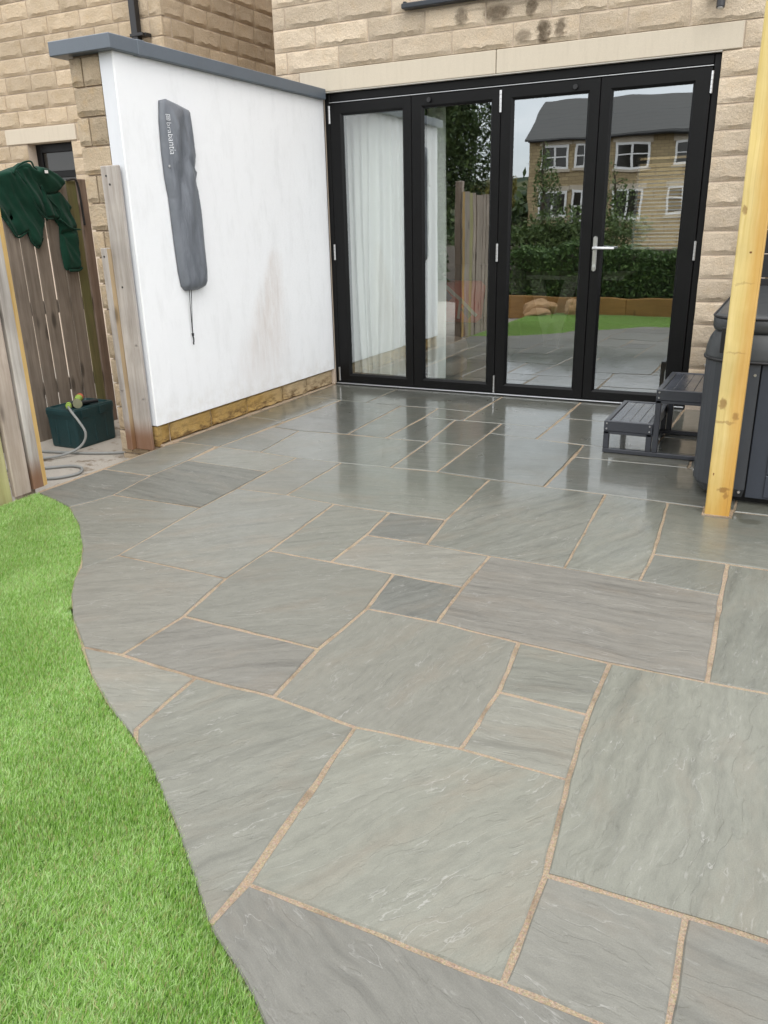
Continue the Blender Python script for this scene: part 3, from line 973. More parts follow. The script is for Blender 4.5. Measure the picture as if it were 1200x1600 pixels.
# ---- lawn
LAWN = CURVE + [(6.0, -5.80), (0.0, -5.80)]
vs_, fs_ = poly_prism([(x, y) for x, y in LAWN], -0.15, -0.020)
structure(mesh_obj('lawn', vs_, fs_, M_TURF))


def in_poly(px, py, poly):
    ins = np.zeros(len(px), bool)
    k = len(poly)
    for i in range(k):
        x0, y0 = poly[i]
        x1, y1 = poly[(i + 1) % k]
        c = ((y0 > py) != (y1 > py)) & (px < (x1 - x0) * (py - y0) / (y1 - y0 + 1e-12) + x0)
        ins ^= c
    return ins


LAWN_EDGE = None


def field(px, py, seed, sc):
    r = np.random.default_rng(seed)
    out = np.zeros(len(px))
    for k in range(7):
        a = r.uniform(0, 6.28)
        f = sc * r.uniform(0.5, 1.8)
        out += np.sin((px * math.cos(a) + py * math.sin(a)) * f + r.uniform(0, 6.28))
    return out / 3.2


LAWN_EDGE = [tuple(q) for q in inset_poly(LAWN, -0.006)]


def turf(boxes):
    X, Y, Wd, Ht = [], [], [], []
    for (x0, x1, y0, y1, dens, w, h) in boxes:
        cnt = int((x1 - x0) * (y1 - y0) * dens)
        px, py = rng.uniform(x0, x1, cnt), rng.uniform(y0, y1, cnt)
        k = in_poly(px, py, LAWN_EDGE)
        # only where a blade can be seen plainly is it planted this densely
        X.append(px[k]); Y.append(py[k])
        Wd.append(np.full(k.sum(), w)); Ht.append(np.full(k.sum(), h))
    px, py, wd, ht = map(np.concatenate, (X, Y, Wd, Ht))
    nb_ = len(px)
    # nap of the pile: brushed patches lean together
    nap = field(px, py, 3, 5.0) + 0.6 * field(px, py, 4, 13.0)
    ang = math.radians(62) + 0.9 * np.tanh(nap) + rng.normal(0, 0.95, nb_)
    lean = np.clip(0.50 + 0.36 * np.tanh(nap * 1.3) + rng.normal(0, 0.24, nb_), 0.02, 1.25)
    h = ht * rng.uniform(0.72, 1.12, nb_)
    dx, dy = np.cos(ang) * np.sin(lean), np.sin(ang) * np.sin(lean)
    dz = np.cos(lean)
    tw = ang + math.pi / 2 + rng.normal(0, 0.7, nb_)
    sx, sy = np.cos(tw) * wd / 2, np.sin(tw) * wd / 2
    z0 = np.full(nb_, -0.021)
    base = np.stack([px, py, z0], 1)
    mid = base + np.stack([dx * h * 0.42, dy * h * 0.42, dz * h * 0.60], 1)
    tip = base + np.stack([dx * h * 1.10, dy * h * 1.10, np.maximum(dz * h * 0.98, 0.004)], 1)
    side = np.stack([sx, sy, np.zeros(nb_)], 1)
    V = np.stack([base - side, base + side, mid - side * 0.85, mid + side * 0.85, tip], 1).reshape(-1, 3)
    idx = (np.arange(nb_) * 5)[:, None]
    quads = idx + np.array([[0, 1, 3, 2]])
    tris = idx + np.array([[2, 3, 4]])
    me = bpy.data.meshes.new('grass')
    me.vertices.add(len(V))
    me.vertices.foreach_set('co', V.ravel())
    me.loops.add(nb_ * 7)
    lv = np.concatenate([quads, tris], 1).ravel()
    me.loops.foreach_set('vertex_index', lv.astype(np.int32))
    me.polygons.add(nb_ * 2)
    ls = (np.arange(nb_) * 7)[:, None] + np.array([[0, 4]])
    me.polygons.foreach_set('loop_start', ls.ravel().astype(np.int32))
    me.polygons.foreach_set('loop_total', np.tile([4, 3], nb_).astype(np.int32))
    me.update(calc_edges=True)
    # four yarn colours
    pal = np.array([[0.235, 0.430, 0.075], [0.370, 0.600, 0.150], [0.570, 0.740, 0.350], [0.530, 0.500, 0.250]])
    pick = rng.choice(4, nb_, p=[0.30, 0.30, 0.31, 0.09])
    colr = pal[pick] * rng.uniform(0.82, 1.15, (nb_, 1))
    colr = np.concatenate([colr, np.ones((nb_, 1))], 1)
    ca_ = me.color_attributes.new('tone', 'FLOAT_COLOR', 'POINT')
    ca_.data.foreach_set('color', np.repeat(colr, 5, 0).ravel().astype(np.float32))
    me.materials.append(M_BLADE)
    o = link(bpy.data.objects.new('grass', me))
    o['kind'] = 'stuff'
    o['label'] = 'short bright green artificial turf beside the curved patio edge'
    o['category'] = 'grass'
    return o


turf([(0.0, 1.2, -4.2, -3.15, 170000, 0.0021, 0.026), (1.2, 2.95, -5.32, -4.1, 150000, 0.0023, 0.026), (0.6, 1.2, -4.75, -4.2, 160000, 0.0022, 0.026),
      (0.0, 1.2, -5.75, -4.75, 40000, 0.004, 0.024), (1.2, 2.95, -5.75, -5.32, 40000, 0.004, 0.024), (2.95, 6.0, -5.75, -5.2, 30000, 0.004, 0.024), (0.0, 0.6, -4.75, -4.2, 60000, 0.0035, 0.024)])

# ================================================================== STONE WALLS
STONE_CACHE = {}


def stone_mesh(w, h, var, depth, mat, tag_):
    key = (round(w, 2), round(h, 3), var, mat.name, tag_)
    if key in STONE_CACHE:
        return STONE_CACHE[key]
    r = random.Random(hash(key[:3]) & 0xffff)
    w = round(w, 2)
    nx = max(3, int(w / 0.042))
    fr = [0.0, 0.06, 0.15, 0.42, 0.70, 0.93, 1.0]
    nz = len(fr) - 1
    sd = r.uniform(0, 50)
    vs, fs = [], []
    for j in range(nz + 1):
        for i in range(nx + 1):
            x = -w / 2 + w * i / nx
            z = -h / 2 + h * fr[j]
            ein = min(i, nx - i)
            nv = mnoise.noise(Vector((x * 14 + sd, z * 14, var)))
            if j in (0, nz) or ein == 0:
                d = 0.004 + 0.003 * nv
                if ein == 0 and 0 < j < nz:
                    x += nv * 0.003
            elif j == 1:
                d = 0.0065 + 0.003 * nv
                z += 0.006 * mnoise.noise(Vector((x * 30 + sd, 3, var)))
            elif j == 2:
                d = depth * (1.12 + 0.35 * nv)
                z += h * 0.11 * mnoise.noise(Vector((x * 22 + sd, 8, var))) + h * 0.02
            else:
                d = depth * (0.85 + 0.40 * nv + r.uniform(-.12, .12))
                x += r.uniform(-.006, .006)
                z += r.uniform(-.006, .006)
            if ein == 1 and 0 < j < nz:
                d *= 0.9
            vs.append((x, -d, z))
    g = lambda i, j: j * (nx + 1) + i
    for j in range(nz):
        for i in range(nx):
            fs.append((g(i, j), g(i + 1, j), g(i + 1, j + 1), g(i, j + 1)))
    ring = [g(i, 0) for i in range(nx + 1)] + [g(nx, j) for j in range(1, nz + 1)] + [g(i, nz) for i in range(nx - 1, -1, -1)] + \
           [g(0, j) for j in range(nz - 1, 0, -1)]
    o = len(vs)
    for q in ring:
        vs.append((vs[q][0], 0.035, vs[q][2]))
    k = len(ring)
    for a in range(k):
        b = (a + 1) % k
        fs.append((ring[b], ring[a], o + a, o + b))
    me = bpy.data.meshes.new('brick')
    me.from_pydata(vs, [], fs)
    me.materials.append(mat)
    me.polygons.foreach_set('use_smooth', [True] * len(fs))
    me.update()
    bm = bmesh.new()
    bm.from_mesh(me)
    for e in bm.edges:
        if len(e.link_faces) == 2 and e.calc_face_angle(0) > 0.50:
            e.smooth = False
    bm.to_mesh(me)
    bm.free()
    STONE_CACHE[key] = me
    return me


def lay(parent, mat, z0, h, xs, face, axis='x', depth=0.0155, gap=0.0095):
    """one course of pitched stones between the joints in xs.
    axis 'x': wall runs along X and faces -Y at y=face;  axis 'y': wall runs along Y and faces +X at x=face"""
    for a, b in zip(xs[:-1], xs[1:]):
        w = b - a - gap
        if w < 0.03:
            continue
        me = stone_mesh(w, h - gap, random.randint(0, 3), depth, mat, '')
        o = bpy.data.objects.new('brick', me)
        link(o, parent)
        c = (a + b) / 2
        if axis == 'x':
            o.location = (c, face, z0 + h / 2)
        else:
            o.location = (face, c, z0 + h / 2)
            o.rotation_euler = (0, 0, math.radians(90))
        if parent is not None and parent.type == 'EMPTY':
            o.location = Vector(o.location) - parent.location
        o.scale = (w / round(w, 2), 1, 1)


def joints(a, b, lo, hi, r):
    xs = [a]
    while b - xs[-1] > hi * 1.25:
        xs.append(xs[-1] + r.uniform(lo, hi))
    if b - xs[-1] < lo * 0.5:
        xs[-1] = (xs[-2] + b) / 2
    xs.append(b)
    return xs


FACE = -0.018
house = tag(empty('stone_house', (0, 0, 0)), 'buff pitched stone house wall around the black folding doors', 'house')
mb = MB()
mb.box(-0.405, 0.0, FACE + 0.0012, 0.30, -0.1, 2.35, 0)
mb.box(-0.405, 3.05, FACE + 0.0012, 0.30, 2.352, 5.6, 0)
mb.box(2.80, 3.05, FACE + 0.0012, 0.30, -0.1, 2.35, 0)
mb.box(-0.40, -0.10, 0.302, 5.0, -0.1, 5.6, 0)
mb.box(2.80, 3.045, 0.302, 5.0, -0.1, 5.6, 0)
mb.box(0.0, 2.8, 0.10, 0.30, 2.205, 2.35, 0)
mb.build('wall', M_MORTAR, house)
rows_known = {
    2.350: [-0.405, -0.294, 0.154, 0.594, 1.044, 1.481, 1.922, 2.225, 2.594, 3.05],
    2.4975: [-0.405, -0.038, 0.399, 0.843, 1.285, 1.733, 2.094, 2.466, 2.80, 3.05],
    2.645: [-0.405, -0.295, 0.16, 0.59, 0.735],
}
for z, xs in rows_known.items():
    lay(house, M_STONE, z, 0.1475, xs, FACE)
lay(house, M_STONE, 2.645, 0.1475, [1.86, 2.25, 2.62, 3.05], FACE)
rr = random.Random(5)
for i in range(8):
    z = 2.7925 + i * 0.1475
    lay(house, M_STONE, z, 0.1475, [-0.405, -0.05 if i % 2 == 0 else -0.29] + joints(0.16 + 0.2 * (i % 2), 0.735, 0.3, 0.42, rr) if i < 7 else joints(-0.405, 3.05, .33, .46, rr), FACE)
    if i < 7:
        lay(house, M_STONE, z, 0.1475, joints(1.86, 3.05, 0.33, 0.46, rr), FACE)
# left of the lintel and the pier right of the doors
for i in range(15):
    z = 2.2025 - 0.1475 * i + (0 if i else 0)
    if i == 0:
        lay(house, M_STONE, z, 0.1475, [-0.405, -0.19], FACE)
        lay(house, M_STONE, z, 0.1475, [2.912, 3.05], FACE)
    else:
        zz0 = max(z, 0.0)
        hh = z + 0.1475 - zz0
        if hh > 0.05:
            lay(house, M_STONE, zz0, hh, [2.795, 3.045 + 0.012 * (i % 2)], FACE, depth=0.016, gap=0.010)
            lay(house, M_STONE, zz0, hh, [-0.405, -0.19 if i % 2 else -0.30] + ([-0.19 + .14] if False else []) , FACE)
for x0, x1 in ((-0.188, 1.366), (1.371, 2.910)):
    mb = MB()
    mb.box(x0, x1, FACE - 0.014, 0.16, 2.2035, 2.348, 0.004)
    mb.build('lintel', M_LINTEL, house)
mb = MB()
mb.box(0.0, 2.8, FACE - 0.010, FACE + 0.02, 2.196, 2.2030, 0.001)
mb.build('sealant_bead', M_SEAL, house)
# upstairs window
mb = MB()
mb.box(0.745, 1.855, 0.03, 0.09, 2.70, 2.765, 0.004)
mb.box(0.745, 0.815, 0.03, 0.09, 2.7655, 3.75, 0.004)
mb.box(1.785, 1.855, 0.03, 0.09, 2.7655, 3.75, 0.004)
mb.box(0.8155, 1.7845, 0.03, 0.09, 3.68, 3.75, 0.004)
win = mb.build('window', M_GREYFRAME, house)
mb = MB()
mb.box(0.8155, 1.7845, 0.05, 0.07, 2.766, 3.679, 0)
mb.build('pane', M_FARGLASS, win)
mb = MB()
mb.box(0.690, 1.90, -0.085, 0.03, 2.655, 2.688, 0.006)
mb.box(0.700, 0.72, -0.075, 0.03, 2.6885, 2.70, 0.003)
mb.build('sill', M_GREYFRAME, win)

# ================================================================== THE GAP AND NEIGHBOUR'S HOUSE
NF = 0.20
NX = -1.63
nhouse = tag(empty('neighbour_house', (0, 0, 0)), 'buff stone house next door behind the white garden wall', 'house')
mb = MB()
mb.box(-5.2, NX - 0.014, NF + 0.002, NF + 0.3, 2.20, 5.6, 0)
mb.box(-5.2, -3.43, NF + 0.002, NF + 0.3, -0.2, 2.199, 0)
mb.box(-2.85, NX - 0.014, NF + 0.002, NF + 0.3, -0.2, 2.199, 0)
mb.box(-3.429, -2.851, NF + 0.002, NF + 0.3, -0.2, 1.20, 0)
mb.box(NX - 0.32, NX - 0.0165, NF + 0.301, 6.0, -0.2, 5.6, 0)
mb.build('wall', M_MORTAR, nhouse)
rr = random.Random(11)
ch = 0.1465
for k in range(-6, 9):
    z = 2.205 + ch * k
    off = 0.20 * (k % 2)
    if k >= 0:
        lay(nhouse, M_STONE_N, z, ch, joints(-4.45 + off * 0.6, NX - 0.14 - off, 0.27, 0.40, rr) + ([NX] if k % 2 == 0 else [NX - 0.14, NX]), NF)
    elif k == -1:
        lay(nhouse, M_STONE_N, z, ch, joints(-4.4, -3.70, 0.27, 0.4, rr), NF)
        lay(nhouse, M_STONE_N, z, ch, [-2.765, -2.56, -2.2, -1.92, NX], NF)
    else:
        lay(nhouse, M_STONE_N, z, ch, joints(-4.4, -3.43, 0.27, 0.4, rr), NF)
        lay(nhouse, M_STONE_N, z, ch, [-2.85, -2.66 - 0.0 * off, -2.3 - off * .5, -1.95, NX], NF)
for k in range(0, 9):
    z = 2.205 + ch * k
    lay(nhouse, M_STONE_N, z, ch, [NF - 0.012, NF + (0.12 if k % 2 == 0 else 0.30)] + joints(NF + (0.42 if k % 2 == 0 else 0.62), 2.6, 0.26, 0.44, rr), NX - 0.016, axis='y')
mb = MB()
mb.box(-3.695, -2.77, NF - 0.016, NF + 0.2, 2.065, 2.198, 0.004)
mb.build('lintel', M_LINTEL, nhouse)
mb = MB()
mb.box(-3.425, -3.355, NF + 0.09, NF + 0.15, 1.205, 2.06, 0.004)
mb.box(-2.915, -2.853, NF + 0.09, NF + 0.15, 1.205, 2.06, 0.004)
mb.box(-3.354, -2.916, NF + 0.09, NF + 0.15, 1.985, 2.06, 0.004)
mb.box(-3.354, -2.916, NF + 0.09, NF + 0.15, 1.76, 1.82, 0.004)
mb.box(-3.354, -2.916, NF + 0.09, NF + 0.15, 1.205, 1.27, 0.004)
nw = mb.build('window', M_BLACK, nhouse)
mb = MB()
mb.box(-3.3535, -2.9165, NF + 0.11, NF + 0.13, 1.8205, 1.9845, 0)
mb.box(-3.3535, -2.9165, NF + 0.11, NF + 0.13, 1.2705, 1.7595, 0)
mb.build('pane', M_FARGLASS, nw)
pipe = MB()
pipe.box(-1.895, -1.830, NF - 0.105, NF - 0.04, 0.0, 5.5, 0.006)
dp = pipe.build('drainpipe', M_BLACKPL, nhouse)
for zb in (1.6, 2.80, 4.2):
    mb = MB()
    mb.box(-1.905, -1.765, NF - 0.112, NF - 0.03, zb - 0.012, zb + 0.012, 0.003)
    mb.box(-1.77, -1.755, NF - 0.085, NF - 0.01, zb - 0.014, zb + 0.014, 0.003)
    mb.build('pipe_bracket', M_BLACKPL, dp)
# far end of the gap is closed by a stone wall further back
mb = MB()
mb.box(-1.62, -1.01, 6.1, 6.3, -0.2, 5.6, 0)
tag(mb.build('gap_end_wall', M_TERR), 'plain stone wall closing the far end of the gap between the houses', 'wall')

# ================================================================== WHITE RENDERED GARDEN WALL
WY = -2.2
rw = tag(empty('garden_wall', (0, 0, 0)), 'white rendered garden wall with grey metal coping beside the patio', 'wall')
mb = MB()
mb.box(-0.012, 0.0, WY, -0.004, 0.128, 2.16, 0.002)
mb.build('render_panel', M_RENDER, rw)
mb = MB()
mb.box(-0.100, -0.0125, WY + 0.001, -0.004, 0.129, 2.16, 0.001)
mb.build('insulation_board', M_INSUL, rw)
mb = MB()
mb.box(-0.305, -0.101, WY + 0.02, -0.03, -0.12, 2.15, 0)
mb.box(-0.100, -0.032, WY + 0.02, -0.004, -0.12, 0.127, 0)
mb.build('wall_core', M_MORTAR, rw)
# plinth stones along the foot, ochre and wet
lay(rw, M_STONE_Y, -0.01, 0.136, [-2.185, -2.067, -1.649, -1.237, -0.78, -0.425, -0.02], -0.030, axis='y', depth=0.026)
lay(rw, M_STONE_Y, -0.01, 0.136, [-0.10, -0.008], WY + 0.012, axis='x', depth=0.010)
# mortar fillet at its foot
mb = MB()
mb.box(-0.02, 0.016, WY + 0.02, -0.02, -0.01, 0.006, 0.004)
mb.build('mortar_fillet', M_JOINT, rw)
# dressed end of the wall
z = 2.145
i = 0
while z > -0.12:
    xs = [-0.325, -0.235, -0.104] if i % 2 == 0 else [-0.325 + random.uniform(0, .008), -0.104]
    lay(rw, M_STONE_P, z - 0.1475, 0.1475, xs, WY + 0.010, depth=0.018)
    z -= 0.1475
    i += 1
# coping: folded capping with a seam
mb = MB()
mb.box(-0.400, 0.038, WY - 0.055, -0.035, 2.150, 2.222, 0.004)
cop = mb.build('coping', M_COPING, rw)
mb = MB()
mb.box(-0.4022, 0.0402, WY + 0.155, WY + 0.215, 2.1478, 2.2242, 0.003)
mb.build('coping_seam', M_COPING, cop)

# ---- drawstring bag hung on the white wall
BAG = [(-1.883, 1.948), (-1.83, 1.961), (-1.728, 1.942), (-1.633, 1.921), (-1.625, 1.828), (-1.614, 1.671), (-1.632, 1.609), (-1.614, 1.581),
       (-1.633, 1.526), (-1.621, 1.472), (-1.614, 1.361), (-1.619, 1.173), (-1.621, 1.019), (-1.629, 0.942), (-1.653, 0.912), (-1.718, 0.898),
       (-1.823, 0.900), (-1.855, 0.927), (-1.87, 1.014), (-1.88, 1.199), (-1.887, 1.431), (-1.902, 1.535), (-1.906, 1.671), (-1.899, 1.838)]


def dense(poly, step):
    out = []
    for i in range(len(poly)):
        a, b = Vector(poly[i]), Vector(poly[(i + 1) % len(poly)])
        k = max(1, int((b - a).length / step))
        out += [a.lerp(b, j / k) for j in range(k)]
    return out


def edge_dist(px, py, poly):
    d = np.full(len(px), 1e9)
    k = len(poly)
    for i in range(k):
        ax, ay = poly[i]
        bx, by = poly[(i + 1) % k]
        vx, vy = bx - ax, by - ay
        t = np.clip(((px - ax) * vx + (py - ay) * vy) / (vx * vx + vy * vy + 1e-12), 0, 1)
        d = np.minimum(d, np.hypot(px - ax - t * vx, py - ay - t * vy))
    return d


def puffed(name, outline, depth_fn, to3d, mat, parent, res=0.012):
    """soft body over an outline: depth_fn(u,v,dist to edge) is how far the front stands out; the back stays flat"""
    D = dense(outline, res * 1.2)
    poly = [tuple(q) for q in D]
    us = [q[0] for q in poly]
    vs = [q[1] for q in poly]
    gu, gv = np.meshgrid(np.arange(min(us), max(us), res), np.arange(min(vs), max(vs), res))
    gu = (gu + (np.arange(gu.shape[0])[:, None] % 2) * res / 2).ravel()
    gv = gv.ravel()
    k = in_poly(gu, gv, poly)
    gu, gv = gu[k], gv[k]
    k = edge_dist(gu, gv, poly) > res * 0.55
    gu, gv = gu[k], gv[k]
    pts = [Vector(q) for q in poly] + [Vector((a, b)) for a, b in zip(gu, gv)]
    nb_ = len(poly)
    V2, _, F2, *_r = delaunay_2d_cdt(pts, [(i, (i + 1) % nb_) for i in range(nb_)], [list(range(nb_))], 1, 1e-6)
    a2 = np.array([(q.x, q.y) for q in V2])
    dist = edge_dist(a2[:, 0], a2[:, 1], poly)
    dep = np.array([depth_fn(u, v, d) for (u, v), d in zip(a2, dist)])
    front = [to3d(u, v, d) for (u, v), d in zip(a2, dep)]
    back = [to3d(u, v, 0.0) for (u, v) in a2]
    o = len(front)
    fs = []
    for f in F2:
        p0, p1, p2 = (Vector(front[i]) for i in f[:3])
        fs.append(tuple(f))
        fs.append(tuple(i + o for i in f[::-1]))
    bnd = [i for i in range(len(a2)) if dist[i] < 1e-5]
    ob = mesh_obj(name, front + back, fs, mat, parent, smooth=True)
    bm = bmesh.new()
    bm.from_mesh(ob.data)
    be = [e for e in bm.edges if e.is_boundary]
    loops = bmesh.ops.bridge_loops(bm, edges=be) if be else None
    bmesh.ops.recalc_face_normals(bm, faces=bm.faces)
    bm.to_mesh(ob.data)
    bm.free()
    ob.data.polygons.foreach_set('use_smooth', [True] * len(ob.data.polygons))
    return ob


def bag_depth(y, z, d):
    t = min(d / 0.075, 1.0)
    bulge = 0.016 + 0.042 * math.sqrt(max(1 - (1 - t) ** 2, 0))
    low = max(0, min(1, (1.5 - z) / 0.5))
    bulge *= 0.70 + 0.30 * low
    # creases running down from the hanger, a nip at the right edge, gathers at the foot
    cr = math.sin((y + 1.75) * 42 - (z - 1.5) * 9) * 0.009 * max(0, min(1, (z - 1.15) / 0.3))
    cr += math.sin((z * 34) + (y * 30)) * 0.004 * math.exp(-((z - 1.56) / 0.10) ** 2)
    cr += math.sin(y * 150) * 0.006 * max(0, min(1, (1.02 - z) / 0.1))
    cr -= 0.012 * math.exp(-((y + 1.66 + (z - 1.58) * 0.6) / 0.015) ** 2) * math.exp(-((z - 1.6) / 0.09) ** 2)
    cr += 0.010 * math.exp(-((y + 1.80 - (1.80 - z) * 0.13) / 0.018) ** 2) * max(0, min(1, (1.95 - z) / 0.05)) * max(0, min(1, (z - 1.25) / 0.2))
    w1 = mnoise.noise(Vector((y * 13 + z * 3.0, z * 2.2, 2.0)))
    cr += 0.020 * (0.30 - abs(w1)) + 0.003 * mnoise.noise(Vector((y * 34, z * 9, 7.0)))
    return bulge + cr * t


bag = tag(empty('wall_bag', (0.0, -1.75, 1.42)), 'long grey fabric dryer bag hanging on the white wall', 'bag')
bl = Vector((0.0, -1.75, 1.42))
bb = puffed('bag_body', BAG, bag_depth, lambda y, z, d: tuple(Vector((0.003 + d, y, z)) - bl), M_BAG, bag)
# printed word running down the left edge
fc = bpy.data.curves.new('lettering', 'FONT')
fc.body = 'brabantia'
fc.size = 0.043
fc.extrude = 0.0
fc.offset = -0.0004
tmp = bpy.data.objects.new('lettering_source', fc)
COL.objects.link(tmp)
bpy.context.view_layer.update()
tme = bpy.data.meshes.new_from_object(tmp.evaluated_get(bpy.context.evaluated_depsgraph_get()))
bpy.data.objects.remove(tmp)
bm = bmesh.new()
bm.from_mesh(tme)
wmax = max(v.co.x for v in bm.verts)
sc = 0.172 / wmax
bag_edge = [tuple(q) for q in BAG]
for v in bm.verts:
    lz = 1.838 - v.co.x * sc
    ly = -1.872 + v.co.y * sc * 1.06
    dd = edge_dist(np.array([ly]), np.array([lz]), bag_edge)[0]
    v.co = Vector((0.003 + bag_depth(ly, lz, dd) + 0.0040, ly, lz)) - bl
bm.to_mesh(tme)
bm.free()
tme.materials.append(M_BAGTXT)
link(bpy.data.objects.new('lettering', tme), bag)
# square spiral mark above the word
mb = MB()
spir = [(-.014, -.014), (.014, -.014), (.014, .014), (-.010, .014), (-.010, -.006), (.006, -.006), (.006, .006), (-.003, .006), (-.003, 0.001)]
for (a0, b0), (a1, b1) in zip(spir[:-1], spir[1:]):
    q = []
    for (a, b) in ((min(a0, a1) - .0014, min(b0, b1) - .0014), (max(a0, a1) + .0014, max(b0, b1) + .0014)):
        q.append((a, b))
    c4 = [(q[0][0], q[0][1]), (q[1][0], q[0][1]), (q[1][0], q[1][1]), (q[0][0], q[1][1])]
    vs_ = []
    for a, b in c4:
        ly, lz = -1.858 + a, 1.862 - b
        dd = edge_dist(np.array([ly]), np.array([lz]), bag_edge)[0]
        vs_.append(Vector((0.003 + bag_depth(ly, lz, dd) + 0.0040, ly, lz)) - bl)
    mb.add(vs_, [(0, 1, 2, 3)])
mb.build('emblem', M_BAGTXT, bag)
mb = MB()
mb.cyl(Vector((0.040, -1.892, 1.603)) - bl, Vector((0.050, -1.890, 1.603)) - bl, 0.007, 10)
mb.build('eyelet', M_SILVER, bag)
mb = MB()
mb.tube(catmull([Vector(q) - bl for q in [(0.03, -1.812, 0.905), (0.02, -1.806, 0.80), (0.012, -1.800, 0.68), (0.012, -1.799, 0.625)]], 5), 0.0022, 6)
mb.tube(catmull([Vector(q) - bl for q in [(0.03, -1.792, 0.905), (0.02, -1.793, 0.80), (0.012, -1.796, 0.68), (0.012, -1.797, 0.625)]], 5), 0.0022, 6)
cord = mb.build('cord', M_BLACKPL, bag)
mb = MB()
mb.cyl(Vector((0.012, -1.798, 0.640)) - bl, Vector((0.012, -1.798, 0.622)) - bl, 0.008, 10, 0.006)
mb.tube([Vector(q) - bl for q in [(0.012, -1.799, 0.622), (0.014, -1.797, 0.605), (0.010, -1.793, 0.590), (0.012, -1.800, 0.580), (0.010, -1.797, 0.570)]], 0.004, 6)
mb.build('toggle', M_BLACKPL, cord)

# ================================================================== FOLDING DOORS
door = tag(empty('folding_door', (0, 0, 0)), 'black four panel glazed folding door set in the stone house', 'door')
mb = MB()
mb.box(0.001, 0.043, 0.004, 0.10, 0.0, 2.195, 0.004)
mb.box(2.757, 2.799, 0.004, 0.10, 0.0, 2.195, 0.004)
mb.box(0.0435, 2.7565, 0.004, 0.10, 2.137, 2.195, 0.004)
mb.box(0.0435, 2.7565, 0.004, 0.10, 0.0, 0.016, 0.002)
mb.build('outer_frame', M_BLACK, door)
mb = MB()
mb.box(0.043, 2.757, -0.002, 0.0035, 2.1290, 2.1340, 0.001)
mb.build('head_track', M_TRACK, door)
mb = MB()
mb.box(0.02, 2.79, -0.022, 0.0035, 0.008, 0.0145, 0.002)
mb.build('threshold_strip', M_TRACK, door)
mb = MB()
mb.box(0.012, 2.795, -0.030, -0.0225, -0.004, 0.009, 0.002)
mb.build('threshold_gasket', M_RUBBER, door)
LEAF = [(0.045, 0.7215, 0.148, 0.645), (0.7235, 1.3990, 0.816, 1.325), (1.4010, 2.0765, 1.490, 1.993), (2.0785, 2.755, 2.158, 2.645)]
